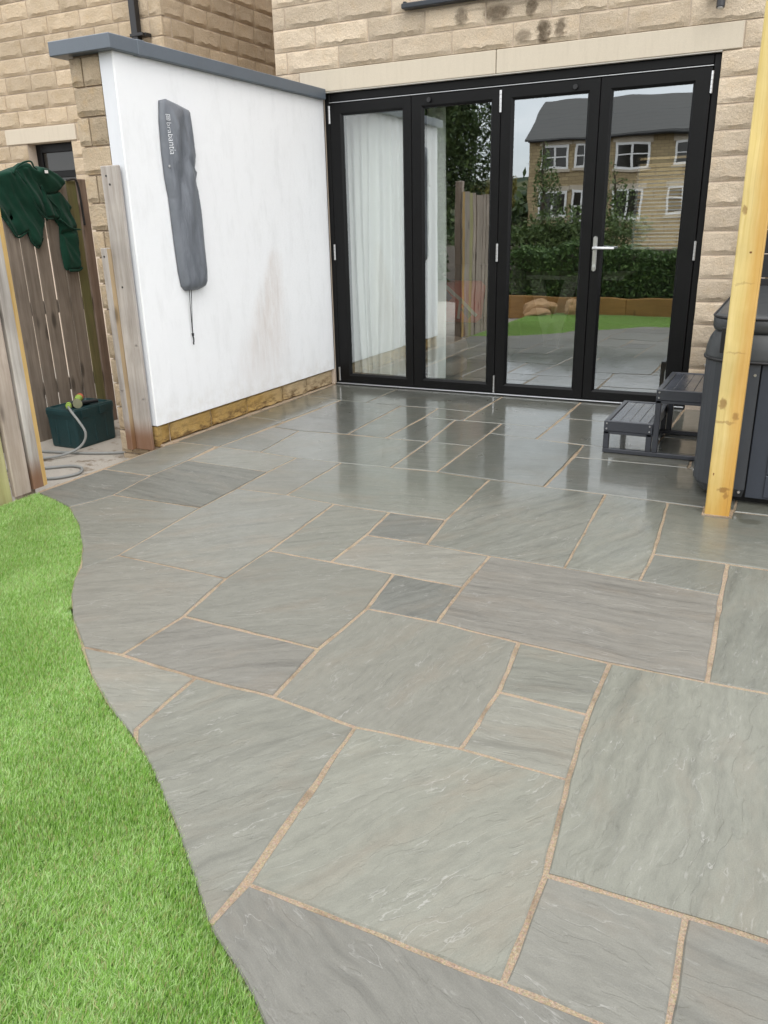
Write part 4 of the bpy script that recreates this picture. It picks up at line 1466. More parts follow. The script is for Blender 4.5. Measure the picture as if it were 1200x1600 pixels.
for li_, (a, b, ga, gb) in enumerate(LEAF):
    z0, z1, g0, g1 = 0.020, 2.125, 0.092, 2.040
    mb = MB()
    ch_ = 0.016
    rings = [[(a, 0.07, z0), (b, 0.07, z0), (b, 0.07, z1), (a, 0.07, z1)],
             [(a, 0.004, z0), (b, 0.004, z0), (b, 0.004, z1), (a, 0.004, z1)],
             [(a + .003, 0.0, z0 + .003), (b - .003, 0.0, z0 + .003), (b - .003, 0.0, z1 - .003), (a + .003, 0.0, z1 - .003)],
             [(ga - ch_, 0.0, g0 - ch_), (gb + ch_, 0.0, g0 - ch_), (gb + ch_, 0.0, g1 + ch_), (ga - ch_, 0.0, g1 + ch_)],
             [(ga - .002, 0.013, g0 - .002), (gb + .002, 0.013, g0 - .002), (gb + .002, 0.013, g1 + .002), (ga - .002, 0.013, g1 + .002)],
             [(ga, 0.018, g0), (gb, 0.018, g0), (gb, 0.018, g1), (ga, 0.018, g1)],
             [(ga, 0.07, g0), (gb, 0.07, g0), (gb, 0.07, g1), (ga, 0.07, g1)]]
    vs_ = [q for r_ in rings for q in r_]
    fs_ = []
    for r_ in range(len(rings)):
        r2 = (r_ + 1) % len(rings)
        for e in range(4):
            e2 = (e + 1) % 4
            fs_.append((r_ * 4 + e, r_ * 4 + e2, r2 * 4 + e2, r2 * 4 + e))
    mb.add(vs_, fs_)
    leaf = mb.build('door_panel', M_BLACK, door)
    # the pane, a hair out of true as sealed units are
    pane_tilt = (0.0, 0.0015, -0.0010, 0.0012)[li_]
    mb = MB()
    cxp = (ga + gb) / 2
    vs_ = []
    NXp, NZp = 6, 14
    for jj in range(NZp + 1):
        for ii in range(NXp + 1):
            x = ga - .004 + (gb - ga + .008) * ii / NXp
            z = g0 - .004 + (g1 - g0 + .008) * jj / NZp
            vs_.append((x, 0.024 + (x - cxp) * pane_tilt, z))
    fs_ = [(jj * (NXp + 1) + ii, jj * (NXp + 1) + ii + 1, (jj + 1) * (NXp + 1) + ii + 1, (jj + 1) * (NXp + 1) + ii) for jj in range(NZp) for ii in range(NXp)]
    mb.add(vs_, fs_)
    mb.build('glass_pane', M_GLASS, leaf)
    HG = {0: [(0.044, 1.987, 2.11), (0.044, 1.0, 1.118), (0.044, 0.031, 0.144)], 1: [(1.400, 1.968, 2.106), (1.400, 0.985, 1.11), (1.400, 0.02, 0.15)],
          2: [], 3: [(2.756, 1.975, 2.10), (2.756, 0.99, 1.11)]}[li_]
    for (hx, h0, h1) in HG:
        mb = MB()
        kk = 5
        for q in range(kk):
            mb.cyl((hx, -0.007, h0 + (h1 - h0) * q / kk + .001), (hx, -0.007, h0 + (h1 - h0) * (q + 1) / kk - .001), 0.0085, 10)
        mb.box(hx - .004, hx + .004, -0.004, 0.003, h0, h1, 0.001)
        mb.build('hinge', M_SILVER, leaf)
    if li_ in (1, 2):
        kx, kz = ((0.867, 2.088), (1.914, 2.082))[li_ - 1]
        mb = MB()
        mb.cyl((kx, 0.001, kz), (kx, -0.014, kz), 0.012, 14, 0.010)
        mb.cyl((kx, -0.0141, kz), (kx, -0.020, kz), 0.016, 14, 0.015)
        mb.build('knob', M_BLACKPL, leaf)
    if li_ == 3:
        mb = MB()
        T = Matrix.Identity(4)
        ol = []
        for q in range(24):
            t = 2 * math.pi * q / 24
            ol.append((2.106 + 0.0155 * math.cos(t), (1.135 if math.sin(t) >= 0 else 0.935) + 0.0155 * math.sin(t)))
        k = len(ol)
        vs_ = [(x, 0.001, z) for x, z in ol] + [(x, -0.007, z) for x, z in ol] + [(2.106 + (x - 2.106) * .85, -0.010, z) for x, z in ol]
        fs_ = [(i, (i + 1) % k, k + (i + 1) % k, k + i) for i in range(k)] + [(k + i, k + (i + 1) % k, 2 * k + (i + 1) % k, 2 * k + i) for i in range(k)] + [tuple(range(2 * k, 3 * k))]
        mb.add(vs_, fs_)
        mb.cyl((2.106, -0.010, 1.073), (2.106, -0.045, 1.073), 0.010, 12)
        mb.tube(catmull([(2.100, -0.048, 1.073), (2.13, -0.052, 1.074), (2.18, -0.052, 1.073), (2.243, -0.046, 1.071)], 5), [0.011] + [0.0105] * 9 + [0.0085] * 6, 10)
        hd = mb.build('handle', M_SILVER, leaf, smooth=False)
        mb = MB()
        mb.cyl((2.106, -0.0095, 0.955), (2.106, -0.0135, 0.955), 0.0095, 14)
        mb.cyl((2.106, -0.0136, 0.955), (2.106, -0.0140, 0.955), 0.004, 8)
        mb.build('lock_cylinder', M_TRACK, leaf)

# small black security lamp over the doors
lamp = tag(empty('security_lamp', (2.76, -0.05, 2.46)), 'small black security lamp fixed to the stone above the doors', 'wall lamp')
mb = MB()
mb.box(-0.045, 0.045, 0.0, 0.035, 0.02, 0.12, 0.008)
mb.build('bracket', M_BLACKPL, lamp)
mb = MB()
mb.cyl((0.01, -0.055, -0.045), (0.01, -0.035, 0.06), 0.024, 14, 0.026)
mb.box(-0.005, 0.025, -0.03, 0.005, 0.03, 0.06, 0.004)
head = mb.build('lamp_head', M_BLACKPL, lamp)
mb = MB()
mb.cyl((0.01, -0.0555, -0.049), (0.01, -0.0548, -0.0455), 0.017, 14)
mb.build('lens', M_TRACK, head)
mb = MB()
mb.cyl((-0.055, -0.02, 0.012), (-0.055, -0.02, 0.05), 0.020, 12)
mb.build('sensor', M_WHITE, lamp)

# ================================================================== INSIDE THE ROOM
mb = MB()
mb.box(-0.1, 2.8, 0.11, 5.0, -0.10, -0.002, 0)
structure(mb.build('room_floor', M_ROOMFLOOR))
mb = MB()
mb.box(-0.1, 2.8, 0.302, 5.0, 2.45, 2.55, 0)
structure(mb.build('room_ceiling', M_ROOMWALL))
mb = MB()
mb.box(-0.1, 1.50, 4.85, 5.0, -0.002, 2.449, 0)
mb.box(2.15, 2.8, 4.85, 5.0, -0.002, 2.449, 0)
mb.box(1.5, 2.15, 4.85, 5.0, -0.002, 0.90, 0)
mb.box(1.5, 2.15, 4.85, 5.0, 1.95, 2.449, 0)
mb.box(-0.099, -0.09, 0.31, 4.85, -0.002, 2.449, 0)
mb.box(2.79, 2.799, 0.31, 4.85, -0.002, 2.449, 0)
structure(mb.build('room_wall', M_ROOMWALL))
blind = tag(empty('window_blind', (1.82, 4.80, 0.9)), 'white slatted blind on the far window seen through the right door panel', 'blind')
for k in range(22):
    mb = MB()
    mb.box(-0.32, 0.32, -0.015, 0.015, -0.0012, 0.0012, 0, T=Matrix.Translation((0, 0, 0.02 + k * 0.043)) @ Matrix.Rotation(math.radians(28), 4, 'X'))
    mb.build('slat', M_WHITE, blind)
mb = MB()
mb.box(-0.33, 0.33, -0.02, 0.02, 0.97, 1.01, 0.004)
mb.build('headrail', M_WHITE, blind)

mb = MB()  # added wall outside the far window, blocks the sky so the blind gaps stay dim
mb.box(-1.0, 4.0, 6.6, 6.8, -0.15, 2.6, 0)
tag(mb.build('sky_block_wall', M_TERR), 'added plain wall blocking the bright sky behind the far blind', 'wall')

# curtain: a sheet with real folds, hung from a rail
cu = tag(empty('curtain', (0.43, 0.22, 0.0)), 'long off-white curtain behind the two left door panels', 'curtain')
NXc, NZc = 190, 46
x0c, x1c = 0.02, 0.905
vs_, fs_ = [], []
for j in range(NZc + 1):
    t = j / NZc
    z = 0.035 + t * 2.16
    for i in range(NXc + 1):
        s_ = i / NXc
        xx = x0c + (x1c - x0c) * s_
        ph = s_ * 78 + 2.2 * math.sin(s_ * 9) + 0.9 * math.sin(s_ * 23 + 1)
        amp = 0.022 * (0.55 + 0.45 * math.sin(s_ * 17 + 2)) + 0.010
        amp *= 0.75 + 0.5 * (1 - t)
        yy_ = amp * math.sin(ph + 0.6 * math.sin(t * 3.1 + s_ * 5)) + 0.012 * math.sin(t * 6 + s_ * 30) * (1 - t)
        pull = 0.03 * math.sin(s_ * 12 + t * 2.5) * (1 - t) ** 1.5
        vs_.append((xx - 0.43 + pull * (1 if 0 < i < NXc else 0), yy_, z))
for j in range(NZc):
    for i in range(NXc):
        a = j * (NXc + 1) + i
        fs_.append((a, a + 1, a + NXc + 2, a + NXc + 1))
me_o = mesh_obj('curtain_cloth', vs_, fs_, M_CURTAIN, cu, smooth=True)
mb = MB()
mb.cyl((-0.45, 0.0, 2.205), (1.6, 0.0, 2.205), 0.013, 12)
mb.build('curtain_rail', M_SILVER, cu)


def soft_box(name, x0, x1, y0, y1, z0, z1, r, mat, parent):
    mb = MB()
    mb.box(x0, x1, y0, y1, z0, z1, r)
    o = mb.build(name, mat, parent, smooth=True)
    md = o.modifiers.new('soft', 'SUBSURF')
    md.levels = md.render_levels = 2
    return o


pouf = tag(empty('footstool', (0.66, 0.72, 0)), 'taupe upholstered footstool low behind the second door panel', 'footstool')
soft_box('base', -0.24, 0.20, -0.2, 0.2, 0.0, 0.145, 0.03, M_POUF, pouf)
soft_box('seat_cushion', -0.25, 0.21, -0.21, 0.21, 0.155, 0.33, 0.05, M_POUF, pouf)
sofa = tag(empty('sofa', (0.45, 1.55, 0)), 'dark grey sofa in the room behind the footstool', 'sofa')
soft_box('seat', -0.42, 0.62, -0.38, 0.35, 0.0, 0.40, 0.06, M_SOFA, sofa)
soft_box('backrest', -0.42, 0.62, 0.20, 0.45, 0.30, 0.88, 0.07, M_SOFA, sofa)
cush = tag(empty('flag_cushion', (0.66, 1.18, 0.42)), 'red cushion with cream and navy bands leaning on the grey sofa', 'cushion')
cm = Matrix.Rotation(math.radians(-20), 4, 'X')
mb = MB()
mb.box(-0.22, 0.20, -0.05, 0.06, -0.02, 0.36, 0.045, T=cm)
cb = mb.build('cushion_body', M_RED, cush, smooth=True)
for (mat_, sx0, sz0, sx1, sz1, w_) in ((M_CREAM, -0.20, 0.32, 0.0, 0.17, .03), (M_CREAM, 0.0, 0.17, 0.17, 0.03, .03), (M_CREAM, 0.0, 0.17, 0.0, 0.0, .025),
                                        (M_NAVY, 0.03, 0.10, 0.11, 0.02, .05), (M_NAVY, -0.17, 0.24, -0.10, 0.17, .05)):
    d = Vector((sx1 - sx0, 0, sz1 - sz0))
    n_ = Vector((-d.z, 0, d.x)).normalized() * w_ / 2
    a, b = Vector((sx0, -0.054, sz0)), Vector((sx1, -0.054, sz1))
    mb = MB()
    q = [a - n_, b - n_, b + n_, a + n_]
    vs_ = [tuple(cm @ p_) for p_ in q] + [tuple(cm @ (p_ + Vector((0, 0.012, 0)))) for p_ in q]
    mb.add(vs_, [(0, 1, 2, 3), (0, 4, 5, 1), (1, 5, 6, 2), (2, 6, 7, 3), (3, 7, 4, 0)])
    mb.build('band', mat_, cush)
tb = tag(empty('dining_table', (1.25, 2.5, 0)), 'pale table on V shaped legs inside behind the third door panel', 'table')
mb = MB()
mb.box(-0.52, 0.62, 0.0, 0.75, 0.69, 0.735, 0.005)
mb.build('tabletop', M_TABLE, tb)
for dx in (-0.28, 0.09):
    mb = MB()
    sg = 1 if dx < 0 else -1
    vs_ = [(dx - .07, 0.03, .689), (dx + .07, 0.03, .689), (dx + .07 + sg * .20, 0.03, 0.0), (dx - .07 + sg * .20, 0.03, 0.0)]
    vs_ = vs_ + [(x, 0.09, z) for x, y, z in vs_]
    mb.add(vs_, [(0, 3, 2, 1), (4, 5, 6, 7), (0, 4, 7, 3), (1, 2, 6, 5), (0, 1, 5, 4), (3, 7, 6, 2)])
    mb.build('leg', M_TABLE, tb)

# ================================================================== TIMBER POST, HOT TUB, STEP
mb = MB()
mb.box(-0.051, 0.051, 0.0, 0.10, -0.02, 2.55, 0.004)
post = mb.build('timber_post', M_POST)
post.location = (3.1965, -2.203, 0)
tag(post, 'new yellow square timber post standing on the patio before the hot tub', 'post')
mb = MB()
for k in range(14):
    t = k / 14 * 2 * math.pi
collar = [(-0.066 + random.uniform(0, .005), -0.013), (0.0, -0.016), (0.064, -0.012), (0.066, 0.10), (-0.064, 0.11)]
vs_, fs_ = poly_prism(collar, -0.004, 0.004)
mb.add(vs_, fs_)
mb.build('mortar_collar', M_JOINT, post)

TX0, TX1, TY0, TY1 = 3.065, 5.10, -1.995, -0.14


def rrect(x0, x1, y0, y1, r, seg=6):
    pts = []
    for cx, cy, a0 in ((x1 - r, y1 - r, 0), (x0 + r, y1 - r, 90), (x0 + r, y0 + r, 180), (x1 - r, y0 + r, 270)):
        for k in range(seg + 1):
            t = math.radians(a0 + 90 * k / seg)
            pts.append((cx + r * math.cos(t), cy + r * math.sin(t)))
    return pts


def loft(rings, cap_top=True, cap_bot=True):
    vs, fs = [], []
    k = len(rings[0])
    for r_ in rings:
        vs += r_
    for i in range(len(rings) - 1):
        for j in range(k):
            j2 = (j + 1) % k
            fs.append((i * k + j, i * k + j2, (i + 1) * k + j2, (i + 1) * k + j))
    if cap_bot:
        fs.append(tuple(range(k))[::-1])
    if cap_top:
        fs.append(tuple(range((len(rings) - 1) * k, len(rings) * k)))
    return vs, fs


def tub_ring(d, z, r=0.17):
    return [(x, y, z) for x, y in rrect(TX0 - d, TX1 + d, TY0 - d, TY1 + d, r + d)]


tub = tag(empty('hot_tub', (0, 0, 0)), 'charcoal hot tub with vinyl cover behind the yellow timber post', 'hot tub')
vs_, fs_ = loft([tub_ring(-0.055, 0.0), tub_ring(-0.055, 0.045), tub_ring(-0.012, 0.05), tub_ring(-0.012, 0.66)])
mesh_obj('shell', vs_, fs_, M_RUBBER, tub)
# corner covers and grooved side boards
seg = 8


def corner(cx, cy, a0, mat):
    mb = MB()
    r0, r1 = 0.172, 0.186
    ext = 0.055
    prof = []
    ra = math.radians
    d0 = Vector((math.cos(ra(a0)), math.sin(ra(a0))))
    d1 = Vector((math.cos(ra(a0 + 90)), math.sin(ra(a0 + 90))))
    c = Vector((cx, cy))
    for rr_ in (r0, r1):
        row = [c + d0 * rr_ - d1 * ext]
        for k in range(seg + 1):
            t = ra(a0 + 90 * k / seg)
            row.append(c + Vector((math.cos(t), math.sin(t))) * rr_)
        row.append(c + d1 * rr_ - d0 * ext)
        prof.append(row)
    k = len(prof[0])
    taper = 0.03
    vs = []
    for z, tp in ((0.03, taper), (0.075, 0.0), (0.645, 0.0)):
        for row in prof:
            for q in row:
                qq = q + (c - q).normalized() * tp
                vs.append((qq.x, qq.y, z))
    fs = []
    for L in range(2):
        for j in range(k - 1):
            a, b = (2 * L + 1) * k + j, (2 * L + 3) * k + j
            fs.append((a, a + 1, b + 1, b))
            a, b = 2 * L * k + j, (2 * L + 2) * k + j
            fs.append((a + 1, a, b, b + 1))
        for j in (0, k - 1):
            a, b, c_, d_ = 2 * L * k + j, (2 * L + 1) * k + j, (2 * L + 3) * k + j, (2 * L + 2) * k + j
            fs.append((a, b, c_, d_) if j == 0 else (d_, c_, b, a))
    mb.add(vs, fs)
    return mb.build('corner_post', mat, tub)


for cx, cy, a0 in ((TX0 + .17, TY0 + .17, 180), (TX1 - .17, TY0 + .17, 270), (TX0 + .17, TY1 - .17, 90), (TX1 - .17, TY1 - .17, 0)):
    corner(cx, cy, a0, M_TUBTRIM)
pb = TX0 + .17 + 0.06
mb = MB()
mb.box(pb, TX1 - .235, TY0 - 0.002, TY0 + 0.011, 0.035, 0.645, 0.003)
mb.box(TX0 - 0.002, TX0 + 0.011, TY0 + .235, TY1 - .235, 0.035, 0.645, 0.003)
mb.build('side_panel', M_TUB, tub)
for (z0, z1) in ((0.045, 0.149), (0.155, 0.296), (0.302, 0.440), (0.446, 0.640)):
    mb = MB()
    mb.box(pb + 0.075, TX1 - .31, TY0 - 0.009, TY0 - 0.0021, z0, z1, 0.003)
    mb.build('board', M_TUB, tub)
    mb = MB()
    mb.box(TX0 - 0.009, TX0 - 0.0021, TY0 + .29, TY1 - .29, z0, z1, 0.003)
    mb.build('board', M_TUB, tub)
for (x, y, z, dx, dy) in ((3.272, TY0 - .0155, 0.600, 0, -1), (3.268, TY0 - .0155, 0.062, 0, -1), (TX0 - .0155, TY0 + .19, 0.085, -1, 0), (TX0 - .0155, TY0 + .19, 0.60, -1, 0)):
    mb = MB()
    mb.cyl((x, y - dy * .012, z), (x + dx * .004, y + dy * .004, z), 0.0085, 12, 0.006)
    mb.build('bolt', M_SILVER, tub)
# cover: padded skirt, lip and shallow pitched lid
rr_ = random.Random(3)
vs_, fs_ = loft([tub_ring(0.016, 0.650), tub_ring(0.024, 0.652), tub_ring(0.022, 0.668), tub_ring(0.019, 0.700), tub_ring(0.008, 0.740), tub_ring(-0.008, 0.766), tub_ring(-0.014, 0.775)], cap_top=False, cap_bot=True)
mesh_obj('cover_skirt', vs_, fs_, M_VINYL, tub, smooth=True)
lid = [tub_ring(-0.016, 0.773), tub_ring(-0.004, 0.776), tub_ring(0.002, 0.790), tub_ring(0.002, 0.825), tub_ring(-0.006, 0.838), tub_ring(-0.03, 0.846)]
for f_ in (0.12, 0.3, 0.5, 0.75, 0.98):
    ring = []
    for x, y, z in lid[5]:
        mx_, my_ = (TX0 + TX1) / 2, (TY0 + TY1) / 2
        ring.append((x + (mx_ - x) * f_, y + (my_ - y) * f_, 0.846 + 0.085 * f_ + 0.003 * math.sin(40 * f_)))
    lid.append(ring)
vs_, fs_ = loft(lid)
cv = mesh_obj('cover', vs_, fs_, M_VINYL, tub, smooth=True)
for zz_, dd_, r_ in ((0.836, 0.0, 0.006), (0.653, 0.022, 0.007)):
    mb = MB()
    rg_ = tub_ring(dd_, zz_)
    mb.tube(rg_ + [rg_[0]], r_, 6)
    mb.build('piping', M_BLACKPL, cv, smooth=True)
mb = MB()
mb.box(TX0 + .05, TX0 + .09, TY0 - 0.016, TY0 - 0.004, 0.69, 0.80, 0.003)
mb.build('cover_strap', M_BLACKPL, tub)

# two-tread step
SX0, SX1, SX2, SY0, SY1 = 2.510, 2.777, 3.045, -1.342, -0.750
step = tag(empty('hot_tub_step', (0, 0, 0)), 'charcoal plastic two tread step between the doors and the hot tub', 'step')


def tread(x0, x1, top, name):
    mb = MB()
    mb.box(x0, x1, SY0, SY0 + 0.022, top - 0.058, top, 0.003)
    mb.box(x0, x1, SY1 - 0.022, SY1, top - 0.058, top, 0.003)
    mb.box(x0, x0 + 0.028, SY0 + 0.0225, SY1 - 0.0225, top - 0.058, top, 0.003)
    mb.box(x1 - 0.028, x1, SY0 + 0.0225, SY1 - 0.0225, top - 0.058, top, 0.003)
    tf = mb.build('tread_frame', M_STEPPL, step)
    k = 4
    for i in range(k):
        a = x0 + 0.030 + (x1 - x0 - 0.06) * i / k
        b = x0 + 0.030 + (x1 - x0 - 0.06) * (i + 1) / k
        mb = MB()
        mb.box(a + .0006, b - .0006, SY0 + 0.025, SY1 - 0.025, top - 0.024, top - 0.004, 0.0015)
        mb.build('board', M_STEPTOP, tf)
    for bx in (x0 + 0.016, x1 - 0.016):
        for bz in (top - 0.014, top - 0.044):
            mb = MB()
            mb.cyl((bx, SY0 + .001, bz), (bx, SY0 - 0.005, bz), 0.006, 10, 0.004)
            mb.build('bolt', M_SILVER, tf)
    return tf


tread(SX0, SX1 - 0.001, 0.187, 'low')
tread(SX1 + 0.001, SX2, 0.381, 'high')
for (x, zt) in ((SX0, 0.128), (SX1 - 0.034, 0.128), (SX1 + 0.001, 0.322), (SX2 - 0.032, 0.322)):
    for y in (SY0 + 0.003, SY1 - 0.031):
        mb = MB()
        mb.box(x, x + 0.031, y, y + 0.028, 0.0262, zt, 0.003)
        mb.build('leg', M_STEPPL, step)
for y in (SY0 + 0.003, SY1 - 0.031):
    mb = MB()
    mb.box(SX0, SX2, y, y + 0.028, 0.002, 0.026, 0.003)
    mb.build('base_rail', M_STEPPL, step)
mb = MB()
mb.box(SX0, SX1 - 0.001, SY0 + 0.003, SY0 + 0.020, 0.112, 0.1285, 0.002)
mb.box(SX1 + 0.001, SX2, SY0 + 0.003, SY0 + 0.020, 0.306, 0.3225, 0.002)
mb.build('apron_rail', M_STEPPL, step)

# near-black slatted screen behind the tub
scr = tag(empty('privacy_screen', (3.075, -0.10, 0)), 'near-black boarded screen standing behind the hot tub', 'screen')
for k in range(15):
    mb = MB()
    mb.box(0.0, 2.4, 0.0, 0.02, 0.02 + k * 0.145, 0.16 + k * 0.145, 0.003)
    mb.build('board', M_SCREEN, scr)
for x in (0.04, 1.2, 2.36):
    mb = MB()
    mb.box(x - .035, x + .035, 0.021, 0.075, 0.0, 2.2, 0.003)
    mb.build('post', M_SCREEN, scr)

# ================================================================== GATE SIDE
gp = tag(empty('gate_post', (0, 0, 0)), 'grey weathered gate post fixed to the end of the white wall', 'post')
mb = MB()
mb.box(-0.158, -0.030, WY - 0.036, WY - 0.012, -0.02, 1.597, 0.004)
mb.build('post', M_GPOST, gp)
mb = MB()
mb.box(-0.205, -0.1585, WY - 0.068, WY - 0.010, -0.02, 1.166, 0.003)
bt = mb.build('batten', M_GPOST, gp, mats=[M_GPOST, M_BATTEN])
bt.data.polygons[1].material_index = 1
for (x, z) in ((-0.120, 1.545), (-0.10, 1.50), (-0.105, 0.95), (-0.055, 0.62), (-0.05, 0.30), (-0.182, 0.35), (-0.182, 1.12)):
    mb = MB()
    mb.cyl((x, WY - (0.035 if x > -.15 else .067), z), (x, WY - (0.0375 if x > -.15 else .0695), z), 0.006, 10)
    mb.build('screw_head', M_BLACKPL if z > 0.9 else M_SILVER, gp)

# boarded fence on the far side of the side passage
GX = -1.15
gate = tag(empty('boarded_fence', (0, 0, 0)), 'brown vertical board fence behind the teal crate with a green jacket over its top', 'fence')
mb = MB()
mb.box(GX - 0.05, GX + 0.012, -1.462, -1.385, -0.12, 1.60, 0.004)
mb.build('post', M_STILE, gate)
rg = random.Random(9)
edges_ = [-1.468, -1.556, -1.668, -1.784, -1.899, -2.013]
while edges_[-1] > -3.9:
    edges_.append(edges_[-1] - 0.115)
for k in range(len(edges_) - 1):
    g_ = 0.0078 + rg.uniform(-.002, .0015) if k > 0 else 0.004
    y1, y0 = edges_[k] - g_ / 2, edges_[k + 1] + g_ / 2
    mb = MB()
    tp = 1.59 + rg.uniform(-.010, .006)
    w_ = y1 - y0
    mb.box(-0.0045, 0.0045, -w_ / 2, w_ / 2, -0.115 + rg.uniform(-.01, .01), tp, 0.003)
    o = mb.build('board', M_GATE_GRN if k == 0 else M_GATE, gate)
    xform(o, (GX + 0.003 + rg.uniform(-.003, .003), (y0 + y1) / 2, 0), (math.radians(rg.uniform(-.10, .10)), 0, 0))
for z in (0.20, 0.735, 1.36):
    mb = MB()
    mb.box(GX - 0.050, GX - 0.012, -3.95, -1.463, z, z + 0.085, 0.004)
    mb.build('rail', M_GATE, gate)
mb = MB()
mb.tube(catmull([(GX + .016, -1.56, 1.588), (GX + .018, -1.50, 1.596), (GX + .018, -1.475, 1.585), (GX + .018, -1.463, 1.52), (GX + .018, -1.457, 1.40), (GX + .018, -1.455, 1.30)], 6), 0.008, 8)
mb.build('strap', M_BLACKPL, gate)

# dark green fleece jacket over the top of it
JX = GX + 0.014
jk = tag(empty('fleece_jacket', (JX, -1.85, 1.45)), 'dark green fleece jacket slung over the top of the brown board fence', 'jacket')
jl = Vector((JX, -1.85, 1.45))


def cloth(y, z, a, seed, amp):
    """soft folds hanging at angle a from plumb"""
    u = y * math.cos(a) + z * math.sin(a)
    v = -y * math.sin(a) + z * math.cos(a)
    f1 = mnoise.noise(Vector((u * 15 + seed, v * 3.2, seed)))
    f2 = mnoise.noise(Vector((u * 34 + seed, v * 9, seed + 5)))
    f3 = mnoise.noise(Vector((u * 9 + seed, v * 2.0, seed + 11)))
    return amp * (f1 * 1.5 + 0.6 * f2 + 2.4 * (0.28 - abs(f3)))


def jacket_piece(name, outline, base, thick, foldf):
    def dep(y, z, d):
        t = min(d / 0.016, 1.0)
        return base * t + thick * 0.6 * math.sqrt(max(1 - (1 - t) ** 2, 0)) + foldf(y, z) * t
    return puffed(name, outline, dep, lambda y, z, d: tuple(Vector((JX + max(d, 0.003), y, z)) - jl), M_FLEECE, jk, 0.0085)


FL = [(-2.29, 1.55), (-2.216, 1.589), (-2.095, 1.619), (-2.014, 1.645), (-1.901, 1.672), (-1.852, 1.645), (-1.833, 1.565), (-1.813, 1.488), (-1.803, 1.41), (-1.798, 1.331), (-1.847, 1.224),
      (-1.883, 1.173), (-1.906, 1.166), (-1.94, 1.202), (-1.957, 1.266), (-1.99, 1.251), (-2.053, 1.236), (-2.111, 1.329), (-2.17, 1.40), (-2.253, 1.44), (-2.30, 1.47)]
jacket_piece('front_panel', FL, 0.004, 0.030,
             lambda y, z: cloth(y, z, 0.5, 1.0, 0.020) - 0.022 * math.exp(-((y + 2.055) / 0.02) ** 2 - ((z - 1.36) / 0.03) ** 2))
HD = [(-2.032, 1.607), (-1.995, 1.646), (-1.941, 1.675), (-1.879, 1.686), (-1.86, 1.655), (-1.838, 1.643), (-1.802, 1.666), (-1.751, 1.660), (-1.673, 1.632), (-1.606, 1.584), (-1.618, 1.552),
      (-1.652, 1.519), (-1.70, 1.495), (-1.764, 1.493), (-1.821, 1.523), (-1.886, 1.552), (-1.96, 1.58)]
jacket_piece('collar', HD, 0.026, 0.042, lambda y, z: cloth(y, z, 0.9, 4.0, 0.022))
SL = [(-1.816, 1.546), (-1.764, 1.497), (-1.652, 1.519), (-1.597, 1.464), (-1.561, 1.416), (-1.578, 1.391), (-1.553, 1.342), (-1.532, 1.275), (-1.55, 1.242), (-1.554, 1.108), (-1.565, 1.023),
      (-1.597, 1.007), (-1.677, 1.008), (-1.695, 1.03), (-1.704, 1.155), (-1.687, 1.294), (-1.721, 1.339), (-1.794, 1.351), (-1.826, 1.449)]
jacket_piece('sleeve', SL, 0.012, 0.042, lambda y, z: cloth(y, z, 0.45, 8.0, 0.016) - 0.024 * math.exp(-((z - 1.265 - (y + 1.6) * .2) / 0.015) ** 2))
LP = [(-2.028, 1.622), (-1.952, 1.662), (-1.882, 1.666), (-1.845, 1.603), (-1.816, 1.546), (-1.778, 1.477), (-1.706, 1.411), (-1.686, 1.351), (-1.711, 1.335), (-1.764, 1.343), (-1.825, 1.351),
      (-1.892, 1.429), (-1.948, 1.543)]
jacket_piece('facing', LP, 0.032, 0.022, lambda y, z: cloth(y, z, 0.6, 12.0, 0.020))
for nm, pl, dx_, rr2 in (('hem', FL[10:18], 0.018, 0.006), ('hem', FL[4:10], 0.026, 0.005), ('zip_edge', LP[4:9], 0.040, 0.006), ('zip_edge', LP[9:] + LP[:1], 0.046, 0.005),
                         ('cuff', SL[10:13], 0.036, 0.010), ('seam', [(-1.70, 1.335), (-1.64, 1.292), (-1.60, 1.278), (-1.545, 1.272)], 0.050, 0.006), ('seam', HD[0:6], 0.050, 0.006)):
    mb = MB()
    mb.tube(catmull([Vector((JX + dx_, y_, z_)) - jl for y_, z_ in pl], 4), rr2, 7)
    mb.build(nm, M_FLEECE, jk, smooth=True)
mb = MB()
mb.box(-0.002, 0.002, -0.012, 0.012, -0.009, 0.009, 0, T=Matrix.Translation(Vector((JX + 0.078, -1.79, 1.628)) - jl))
mb.build('neck_label', M_WHITE, jk)

